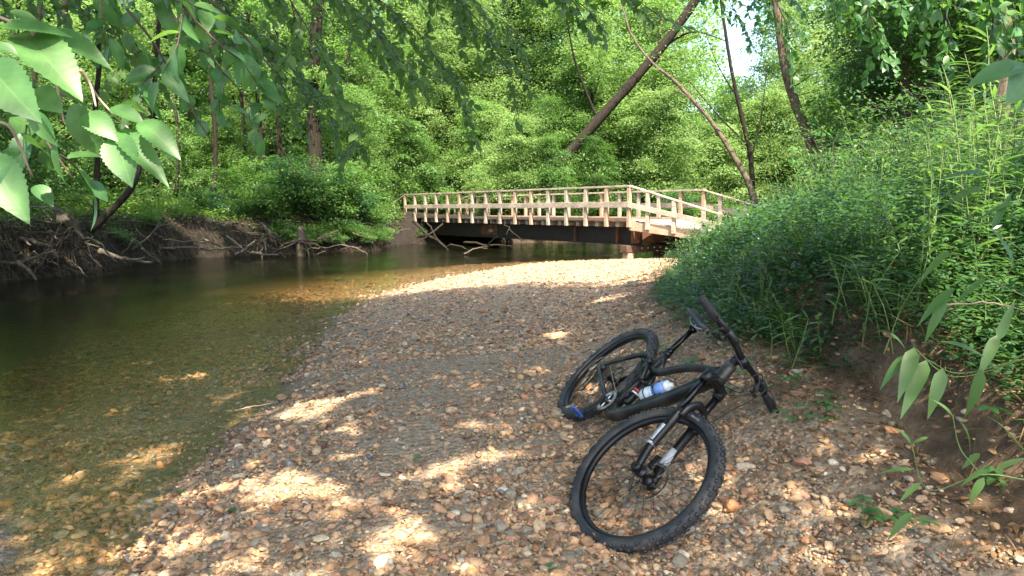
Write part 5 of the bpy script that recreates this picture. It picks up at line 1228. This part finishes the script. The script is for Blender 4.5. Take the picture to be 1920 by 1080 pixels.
sprig('cane_plant', 'thin arching cane stem reaching down over the dirt bank', [[(1925, 900, 1.9), (1840, 890, 1.95), (1740, 918, 2.0), (1708, 830, 2.0)], [(1840, 890, 1.95), (1800, 840, 2.0), (1786, 778, 2.0)], [(1925, 850, 1.95), (1880, 800, 1.9), (1850, 780, 1.95)]],
      [(1712, 880, 2.0, 1652, 878, 2.0, .16), (1727, 905, 2.0, 1682, 938, 2.0, .2), (1708, 832, 2.0, 1690, 800, 2.0, .3), (1712, 960, 2.0, 1660, 1008, 2.0, .22), (1838, 850, 2.0, 1802, 875, 2.0, .3), (1848, 880, 1.95, 1800, 905, 1.95, .2), (1845, 895, 1.95, 1815, 945, 1.95, .26), (1786, 780, 2.0, 1760, 745, 2.0, .24), (1740, 820, 2.0, 1705, 830, 2.0, .2), (1870, 880, 1.95, 1925, 850, 1.95, .2), (1800, 790, 2.0, 1840, 850, 2.0, .16)], 'leaf_cane')
sprig('cane_plant', 'broad cane leaves bending left at the right edge of the thicket', [[(1930, 480, 2.6), (1860, 430, 2.7), (1790, 380, 2.8), (1760, 300, 2.8)], [(1930, 560, 2.5), (1850, 520, 2.6), (1780, 470, 2.7)]],
      [(1850, 325, 2.8, 1770, 318, 2.8, .2), (1845, 350, 2.8, 1760, 378, 2.8, .2), (1900, 380, 2.7, 1835, 400, 2.7, .18), (1780, 470, 2.7, 1720, 520, 2.7, .18), (1850, 520, 2.6, 1790, 560, 2.6, .18), (1860, 430, 2.7, 1900, 350, 2.7, .16), (1900, 500, 2.6, 1880, 420, 2.6, .16)], 'leaf_cane')
# shoots sticking out above the gravel left of the thicket
for k, (px, py, Yc, lb) in enumerate([(1330, 640, 7.4, 'long leaved shoots leaning left over the gravel beside the saddle'), (1350, 560, 10.5, 'long leaved shoots at the bank edge against the sunlit gravel'), (1400, 600, 9.0, 'long leaved shoots behind the upper handlebar grip')]):
    p = gat(px, py, .3); cane[1].put((p[0], Yc, h1(p[0], Yc)), 2.0 * k, (.62, .62, .62), lb, tilt=(0, -.25))
# ------------------------------------------------------------------ leafy branches reaching into the picture from the tree on the left
E_ = 'leaf_near'
sprig('leafy_branch', 'nearest branch with big toothed leaves filling the upper left corner',
      [[(-30, 20, 1.5), (60, 60, 1.5), (140, 120, 1.55), (190, 190, 1.55), (240, 240, 1.5)], [(-20, 230, 1.35), (20, 240, 1.35), (60, 330, 1.4)], [(150, 130, 1.5), (170, 160, 1.52), (180, 200, 1.5)], [(60, 60, 1.5), (100, 140, 1.5), (120, 230, 1.5)]],
      [(5, 52, 1.45, 133, 56, 1.5, .45, (.1, -.7, .8)), (36, 64, 1.5, 148, 162, 1.42, .48, (.4, -.7, .6)), (70, 62, 1.55, 203, 106, 1.5, .36, (.2, -.6, .8)), (-25, 120, 1.3, 60, 215, 1.25, .6, (.1, -.95, .3)), (62, 170, 1.5, 112, 205, 1.48, .8, (0, -.8, .6)), (-20, 290, 1.3, 44, 408, 1.25, .5, (.3, -.9, .3)),
       (138, 195, 1.6, 188, 298, 1.6, .6, (-.3, -.9, .2)), (160, 214, 1.5, 216, 256, 1.47, .6, (.1, -.8, .6)), (218, 252, 1.5, 240, 342, 1.45, .62, (.1, -.95, .4)), (218, 246, 1.52, 312, 332, 1.45, .32, (.4, -.8, .6)), (264, 228, 1.5, 334, 286, 1.45, .45, (.3, -.8, .6)), (208, 202, 1.52, 270, 226, 1.5, .5, (.2, -.7, .8)),
       (108, 262, 1.5, 110, 345, 1.5, .35, (-.5, -.8, .2)), (58, 205, 1.5, 100, 275, 1.48, .4, (-.5, -.8, .3)), (66, 348, 1.6, 99, 382, 1.58, .6, (.2, -.6, .9)), (-10, 85, 1.4, 32, 98, 1.4, .7, (0, -.7, .8)), (0, 345, 1.2, 20, 300, 1.2, .6, (-.4, -.8, .4)), (25, 110, 1.6, -20, 170, 1.6, .7, (.2, -.8, .5)), (100, 100, 1.6, 150, 200, 1.62, .6, (-.2, -.9, .3)), (20, 20, 1.6, 80, 50, 1.6, .5, (0, -.5, .9)), (280, 250, 1.6, 330, 300, 1.6, .3, (.4, -.7, .6))],
      E_, LF_S, .004, 'branch', smat='twig_pale')
sprig('leafy_branch', 'pair of large smooth leaves entering at the upper right edge', [[(1960, 120, 1.3), (1930, 128, 1.3), (1915, 135, 1.3)]], [(1935, 122, 1.3, 1816, 158, 1.25, .33, (0, -.6, .8)), (1930, 130, 1.3, 1890, 192, 1.25, .55, (.2, -.9, .4))], E_, LF_O, .003, 'branch')
def hang_branch(p0, p1, sag, ntw, lL, label, mat='leaf_near', dens=1.0, tw=.5, r=.008, group=None, tpl=LF_O, smat='twig'):
    p0 = at(*p0); p1 = at(*p1); L_ = np.linalg.norm(p1 - p0); mid = (p0 + p1) / 2 + [0, 0, sag * L_]
    base = p0 + (p0 - p1) * .25 + [0, 0, .1]
    lp = arc([base, p0, mid, p1], 24); lp = lp + np.cumsum(rng.normal(0, .004 * L_, lp.shape), 0)
    e = empty('leafy_branch', lp[0], label, 'branch', group); s_ = MB(); f = MB(); o_ = lp[0]
    s_.tube(lp - o_, np.linspace(r, r * .3, len(lp)), 6)
    dm = (p1 - p0) / L_
    for k in range(ntw):
        i = 3 + int((len(lp) - 5) * (k + rng.random()) / ntw); c = lp[i]; sd_ = (1 if k % 2 else -1)
        side = np.cross(dm, [0, 0, 1]); side /= np.linalg.norm(side) + 1e-9
        tl = tw * rng.uniform(.5, 1.1); tp = curve_pts(c, dm * .6 + side * sd_ * rng.uniform(.3, 1) + [0, 0, rng.uniform(-.6, .25)], tl, 6, .14, -.06)
        s_.tube(tp - o_, np.linspace(r * .4, r * .15, 7), 5, cap=False)
        nl = max(3, int(tl / (lL * .38) * dens)); q = np.linspace(.6, 5.99, nl); j = q.astype(int); cc = tp[j] + (tp[j + 1] - tp[j]) * (q - j)[:, None]
        dt = tp[-1] - tp[0]; dt /= np.linalg.norm(dt); sd2 = np.cross(dt, [0, 0, 1]); alt = np.where(np.arange(nl) % 2, 1, -1)[:, None]
        D = dt * .5 + sd2 * alt * .8 + rvec(nl, .45) + [0, 0, -.4]
        leaves(f, cc - o_, D, [0, -.5, 1] + rvec(nl, .5), lL * rng.uniform(.65, 1.2, nl), lL * .58 * rng.uniform(.85, 1.15, nl), tpl)
    s_.build('twigs', M[smat], e); f.build('foliage', M[mat], e, attr='tint')
HB = [((250, -60, 2.4), (420, 90, 2.3), .05, 10, .10, 'branch of toothed leaves hanging at the top, right of the corner leaves', 'leaf_near', .3),
      ((330, -60, 2.9), (520, 130, 2.8), .05, 10, .10, 'second branch from the corner with light twigs and mixed leaves', 'leaf_near', .35),
      ((180, -60, 2.6), (400, 265, 2.6), .06, 9, .10, 'long branch drooping to mid left with few leaves', 'leaf_near', .35),
      ((330, 40, 3.4), (560, 330, 3.4), .05, 9, .095, 'long dark branch ending in hanging leaves above the left bushes', 'leaf_near', .4),
      ((500, -70, 4.2), (640, 180, 4.2), .04, 12, .09, 'dark leafy branch hanging left of the centre top', 'leaf_dark', .5),
      ((560, -70, 5.2), (800, 190, 5.0), .06, 18, .09, 'dark leafy branch sloping down toward the middle of the picture', 'leaf_dark', .6),
      ((640, -60, 5.8), (905, 230, 5.6), .07, 20, .09, 'dark branch whose leaves end above the bridge centre', 'leaf_dark', .6),
      ((800, -60, 5.4), (985, 190, 5.2), .07, 16, .09, 'dark hanging branch just right of the centre of the top edge', 'leaf_dark', .6),
      ((900, -90, 4.8), (1130, 60, 4.7), .06, 14, .09, 'dark branch along the top edge left of the leaning trunk', 'leaf_dark', .5),
      ((1020, -110, 5.2), (1250, 40, 5.2), .05, 12, .09, 'dark leaves along the top edge before the leaning trunk', 'leaf_dark', .5),
      ((420, 60, 6.6), (700, 300, 6.4), .07, 22, .10, 'broad spray of shaded leaves over the left bushes', 'leaf_dark', .7),
      ((380, -30, 7.5), (620, 210, 7.2), .07, 22, .10, 'deep spray of leaves behind the toothed branches', 'leaf_dark', .8),
      ((60, -60, 5.0), (300, 150, 5.0), .06, 18, .10, 'shaded spray of leaves behind the big corner leaves', 'leaf_dark', .7),
      ((1400, -90, 6.5), (1500, 90, 6.4), .05, 12, .085, 'leafy branch hanging right of the patch of sky', 'leaf_near', .6),
      ((1560, -90, 5.5), (1660, 90, 5.5), .05, 13, .085, 'leafy branch hanging at top right above the shaded trees', 'leaf_near', .6),
      ((1700, -90, 4.5), (1790, 70, 4.5), .05, 12, .085, 'leafy branch hanging near the top right corner', 'leaf_near', .6),
      ((1830, -90, 4.0), (1930, 80, 4.0), .05, 12, .085, 'leafy branch filling the top right corner', 'leaf_near', .6)]
HB += [((1290, -110, 7), (1400, 70, 7), .05, 12, .085, 'thin leafy branch hanging before the patch of sky', 'leaf_near', .5), ((-90, 40, 1.9), (130, 330, 1.9), .05, 14, .10, 'second near branch of toothed leaves at the left edge', 'leaf_near', .22), ((450, -60, 8), (830, 150, 7.5), .06, 26, .085, 'fine leafy branch across the top behind the dark sprays', 'leaf_mid', .8), ((700, -90, 8.5), (1010, 100, 8), .06, 24, .085, 'fine leafy branch high above the bridge centre', 'leaf_mid', .8), ((250, -60, 7), (480, 120, 7), .06, 22, .09, 'fine leafy branch high over the left bank', 'leaf_mid', .8)]
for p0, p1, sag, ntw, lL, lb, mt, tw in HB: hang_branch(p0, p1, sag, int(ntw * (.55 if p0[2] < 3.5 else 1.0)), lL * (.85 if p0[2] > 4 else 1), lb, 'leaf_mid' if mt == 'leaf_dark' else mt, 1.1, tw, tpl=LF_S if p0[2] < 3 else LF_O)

# ------------------------------------------------------------------ roots, stumps and dead branches
def root_stump(px, py, Yb, r, hgt, nroot, label, spread=1.6):
    c = at(px, py, Yb); e = empty('root_stump', c, label, 'stump'); g = MB()
    lp = arc([[-.5 * hgt, .15, .55 * hgt], [-.15 * hgt, 0, .2 * hgt], [0, 0, 0], [.1, -.05, -.5 * hgt]], 16); g.tube(lp, np.interp(np.linspace(0, 1, len(lp)), [0, .3, .7, 1], [r * .5, r, r * 1.25, r * .8]) * rng.uniform(.85, 1.15, len(lp)), 12)
    g.build('stump_body', M['root'], e)
    for k in range(nroot):
        a = rng.uniform(-2.9, .2); L_ = rng.uniform(.7, spread); rr = rng.uniform(.008, .028) * (1 if k % 4 else 1.8)
        d = np.array([math.cos(a) * 1.0, math.sin(a) * .45 - .1, rng.uniform(-.9, .05)])
        lp = curve_pts(rng.normal(0, r * .45, 3), d, L_, 9, .36, -.05); lp[:, 2] = np.maximum(lp[:, 2], -c[2] - .1)
        g = MB(); g.tube(lp, np.linspace(rr, rr * .3, 10) * rng.uniform(.85, 1.15, 10), 7); g.build('root', M['root'], e)
    return e
root_stump(135, 430, 16.3, .15, .9, 34, 'sunlit broken stump with a spray of roots at the far left waterline', 1.7)
root_stump(505, 437, 23.0, .07, .6, 12, 'small pale broken stump with roots under the left bushes', 1.1)
c = at(562, 470, 23.2); e = empty('root_stump', c, 'thick mossy tree base with flaring roots standing in the creek edge', 'stump')
g = MB(); g.tube(arc([[-.05, .35, .75], [0, .15, .4], [.02, 0, .15], [.05, -.05, -.3]], 12), np.linspace(.10, .16, 12), 14); g.build('stump_body', M['root'], e)
for k in range(12):
    a = rng.uniform(-3.1, 0); d = [math.cos(a), math.sin(a) * .5, -.6]; lp = curve_pts([.12 * math.cos(a), .1 * math.sin(a), .35], d, rng.uniform(.5, 1.3), 8, .3); g = MB(); g.tube(lp, np.linspace(.04, .012, 9), 8); g.build('root', M['root'], e)
def stick(p0, p1, r, label, group=None, mat='stick', wob=.055, name='dead_branch', fork=True):
    a = at(*p0); b = at(*p1); L_ = np.linalg.norm(b - a); n = 14; lp = a + (b - a) * np.linspace(0, 1, n)[:, None] + np.cumsum(rng.normal(0, wob * L_ * .35, (n, 3)), 0) * np.sin(np.linspace(0, np.pi, n))[:, None]
    lp[:, 2] += .04 * L_ * np.sin(np.linspace(0, np.pi, n)) * rng.uniform(-1, 1)
    g = MB(); g.tube(lp - a, np.linspace(r, r * .4, n) * rng.uniform(.9, 1.1, n), 7)
    if fork and L_ > .8:
        i = 6; d = (b - a) / L_ + rng.normal(0, .6, 3); g.tube(curve_pts(lp[i] - a, d, L_ * .35, 5, .15), np.linspace(r * .5, r * .2, 6), 5)
    o_ = g.build(name, M[mat], None); o_.location = [float(v) for v in a]; tag(o_, label, 'branch', group)
stick((-20, 425, 16.0), (98, 462, 16.0), .085, 'thick mossy fallen limb at the far left edge'); stick((-10, 494, 15.4), (105, 468, 15.5), .045, 'curved pale branch low at the far left'); stick((20, 392, 16.6), (150, 418, 16.2), .035, 'long straight pale branch ending on the sunlit stump')
stick((185, 470, 16.4), (285, 492, 17.4), .075, 'mossy limb sloping from the stump into the creek'); stick((34, 492, 15.4), (68, 525, 15.2), .06, 'short thick limb dipping into the water at far left')
stick((248, 468, 20.5), (322, 420, 21), .04, 'upcurved branch between the stump and the dark bank'); stick((300, 466, 21.5), (452, 464, 22.3), .045, 'long horizontal root lying along the foot of the dark bank'); stick((305, 450, 21.5), (440, 470, 22.2), .035, 'sagging branch crossing above the long horizontal root'); stick((380, 448, 22.2), (430, 465, 22.2), .04, 'hooked root sticking out of the middle of the dark bank')
stick((425, 443, 22.5), (480, 475, 22.6), .055, 'thick limb sloping right toward the creek in the dark bank'); stick((440, 478, 22.3), (480, 449, 22.6), .05, 'pale straight limb leaning up right near the mossy base'); stick((472, 474, 22.6), (522, 478, 22.6), .06, 'flat log lying at the waterline left of the mossy base')
stick((575, 467, 23.6), (640, 458, 24.0), .03, 'thin pale branch right of the mossy base'); stick((640, 459, 24.0), (690, 478, 24.2), .03, 'thin branch drooping to the water right of the mossy base'); stick((160, 380, 16.9), (300, 420, 19.5), .02, 'thin twig sloping across the shaded bank', None)
stick((290, 432, 20), (328, 385, 20.5), .022, 'thin bare branch rising over the bank middle')
for k in range(46):
    px = rng.uniform(-10, 235) if k < 26 else rng.uniform(235, 700); Yb = float(np.interp(px, [0, 180, 300, 540, 700], [15.6, 16.6, 21.6, 23.4, 25.4])); py = float(np.interp(px, [0, 180, 300, 540, 700], [505, 490, 468, 462, 458])) - rng.uniform(-12, 50 if px < 300 else 30)
    a = rng.uniform(-1, 1); ln = rng.uniform(20, 65) * (1 if px < 300 else .7)
    stick((px, py, Yb - .1), (px + ln * math.cos(a) * (1 if k % 2 else -1), py + ln * math.sin(abs(a)) * .9, Yb + rng.uniform(-.5, .2)), rng.uniform(.010, .026), 'bare stick in the tangle under the far left bank' if k < 26 else 'bare stick in the tangle under the middle of the left bank', 'sticks under the far left bank' if k < 26 else 'sticks under the middle of the left bank', 'stick' if k % 3 else 'root')
# branches caught under the bridge
for a in [((775, 415, 29.5), (880, 470, 26.5), .07, 'thick branch slanting down under the left half of the bridge', None, 'bark_dark'), ((830, 420, 29), (773, 458, 27.6), .045, 'branch crossing the thick one under the bridge', None, 'bark_dark'), ((800, 418, 29.2), (825, 458, 28), .04, 'short limb in the fork under the bridge', None, 'bark_dark'), ((945, 422, 27), (978, 448, 26), .035, 'single thin branch hanging below the middle of the bridge', None, 'bark_dark'),
          ((870, 455, 26.5), (960, 462, 25.5), .05, 'horizontal branch lying on the water under the bridge', None, 'bark_dark'), ((870, 476, 24), (915, 468, 25), .03, 'dark stick poking out of the bright shallows'), ((743, 440, 29), (770, 430, 29), .03, 'small branch at the left abutment')]: stick(*a)
stick((440, 770, 5.0), (508, 757, 5.1), .006, 'thin pale twig lying by the waterline', None, 'twig_pale', fork=False)
stick((1215, 700, 5.0), (1352, 612, 5.6), .007, 'thin bare twig leaning behind the saddle post', None, 'stick'); stick((1395, 700, 4.6), (1428, 655, 4.8), .012, 'split pale dry stick behind the handlebar', None, 'twig_pale', fork=False)
stick((1560, 1000, 3.05), (1680, 900, 3.4), .004, 'curved thin twig on the dirt below the right bank', None, 'twig', fork=False); stick((1770, 570, 2.4), (1930, 585, 2.3), .004, 'thin pale stem crossing the undergrowth at the right edge', None, 'twig_pale')
# dry grass and roots on the dirt bank
g = MB(); n = 9000
y = rng.uniform(2.2, 9, n); xb_ = np.interp(y, XBY, XBX); x = xb_ + rng.normal(.15, .30, n); z = H(x, y, False); a = rng.uniform(0, 6.28, n)
leaves(g, np.stack([x, y, z + rng.uniform(0, .06, n)], 1), np.stack([np.cos(a), np.sin(a), rng.normal(-.3, .5, n)], 1), [0, 0, 1] + rvec(n, .6), rng.uniform(.03, .16, n), .004, LF_Q)
tag(g.build('dry_litter', M['leaf_dry'], attr='tint'), 'dry grass blades and fine roots on the earth bank', kind='stuff')
g = MB(); n = 2600
y = rng.uniform(2.2, 12, n); xb_ = np.interp(y, XBY, XBX); x = xb_ + rng.normal(-.15, .35, n); z = H(x, y, False); a = rng.uniform(0, 6.28, n)
leaves(g, np.stack([x, y, z + .012], 1), np.stack([np.cos(a), np.sin(a), rng.normal(0, .15, n)], 1), [0, 0, 1] + rvec(n, .3), rng.uniform(.02, .055, n), .022, LF_O)
tag(g.build('leaf_litter', M['leaf_dry'], attr='tint'), 'small brown dead leaves scattered where gravel meets the bank', kind='stuff')

g = MB(); n = 26000
y = rng.uniform(6, 30, n); x = np.interp(y, FAR[:, 1], FAR[:, 0]) + rng.normal(-.35, .55, n); dn, df, xb_ = zones(x, y); k = (df > -.1) & (df < 1.0); x, y, df = x[k], y[k], df[k]; n = len(x); z = H(x, y, False)
top = rng.random(n) < .5
a = rng.uniform(0, 6.28, n); D = np.where(top[:, None], np.stack([.5 + .2 * np.cos(a), -.3 + .2 * np.sin(a), np.full(n, -1.0)], 1), np.stack([np.cos(a), np.sin(a), rng.normal(0, .5, n)], 1))
leaves(g, np.stack([x, y, z + .03 + .25 * top * rng.random(n)], 1), D, rvec(n, 1), rng.uniform(.1, .55, n), .012, LF_Q)
tag(g.build('hanging_rootlets', M['root'], attr='tint'), 'fine dark rootlets and dead stems hanging over the left bank face', kind='stuff')
g = MB(); n = 420
x, y = ground_pts(n, 2.4, 14, 1.4); dn, df, xb_ = zones(x, y); k = dn > .05; x, y = x[k], y[k]; n = len(x); z = H(x, y); a = rng.uniform(0, 6.28, n)
leaves(g, np.stack([x, y, z + .018], 1), np.stack([np.cos(a), np.sin(a), rng.normal(0, .2, n)], 1), [0, 0, 1] + rvec(n, .35), rng.uniform(.015, .05, n), .018, LF_O)
n = 300; x, y = ground_pts(n, 2.4, 12, 1.4); n = len(x); z = H(x, y); a = rng.uniform(0, 6.28, n)
leaves(g, np.stack([x, y, z + .016], 1), np.stack([np.cos(a), np.sin(a), rng.normal(0, .08, n)], 1), [0, 0, 1] + rvec(n, .2), rng.uniform(.04, .16, n), .004, LF_Q)
tag(g.build('bar_litter', M['leaf_dry'], attr='tint'), 'dead leaf bits and tiny twigs strewn over the gravel', kind='stuff')

# thin air of a humid summer noon
g = MB(); g.box([0, 40, 16], np.eye(3), [175, 215, 19.0])
m, nt, o = newmat('haze'); pv = N(nt, 'ShaderNodeVolumePrincipled'); pv.inputs['Color'].default_value = (.93, .96, .90, 1); pv.inputs['Density'].default_value = HAZE; pv.inputs['Anisotropy'].default_value = .3
nt.links.new(pv.outputs[0], o.inputs['Volume'])
if HAZE > 0: tag(g.build('haze', m, smooth=False), 'thin bright haze hanging in the wood', kind='stuff')
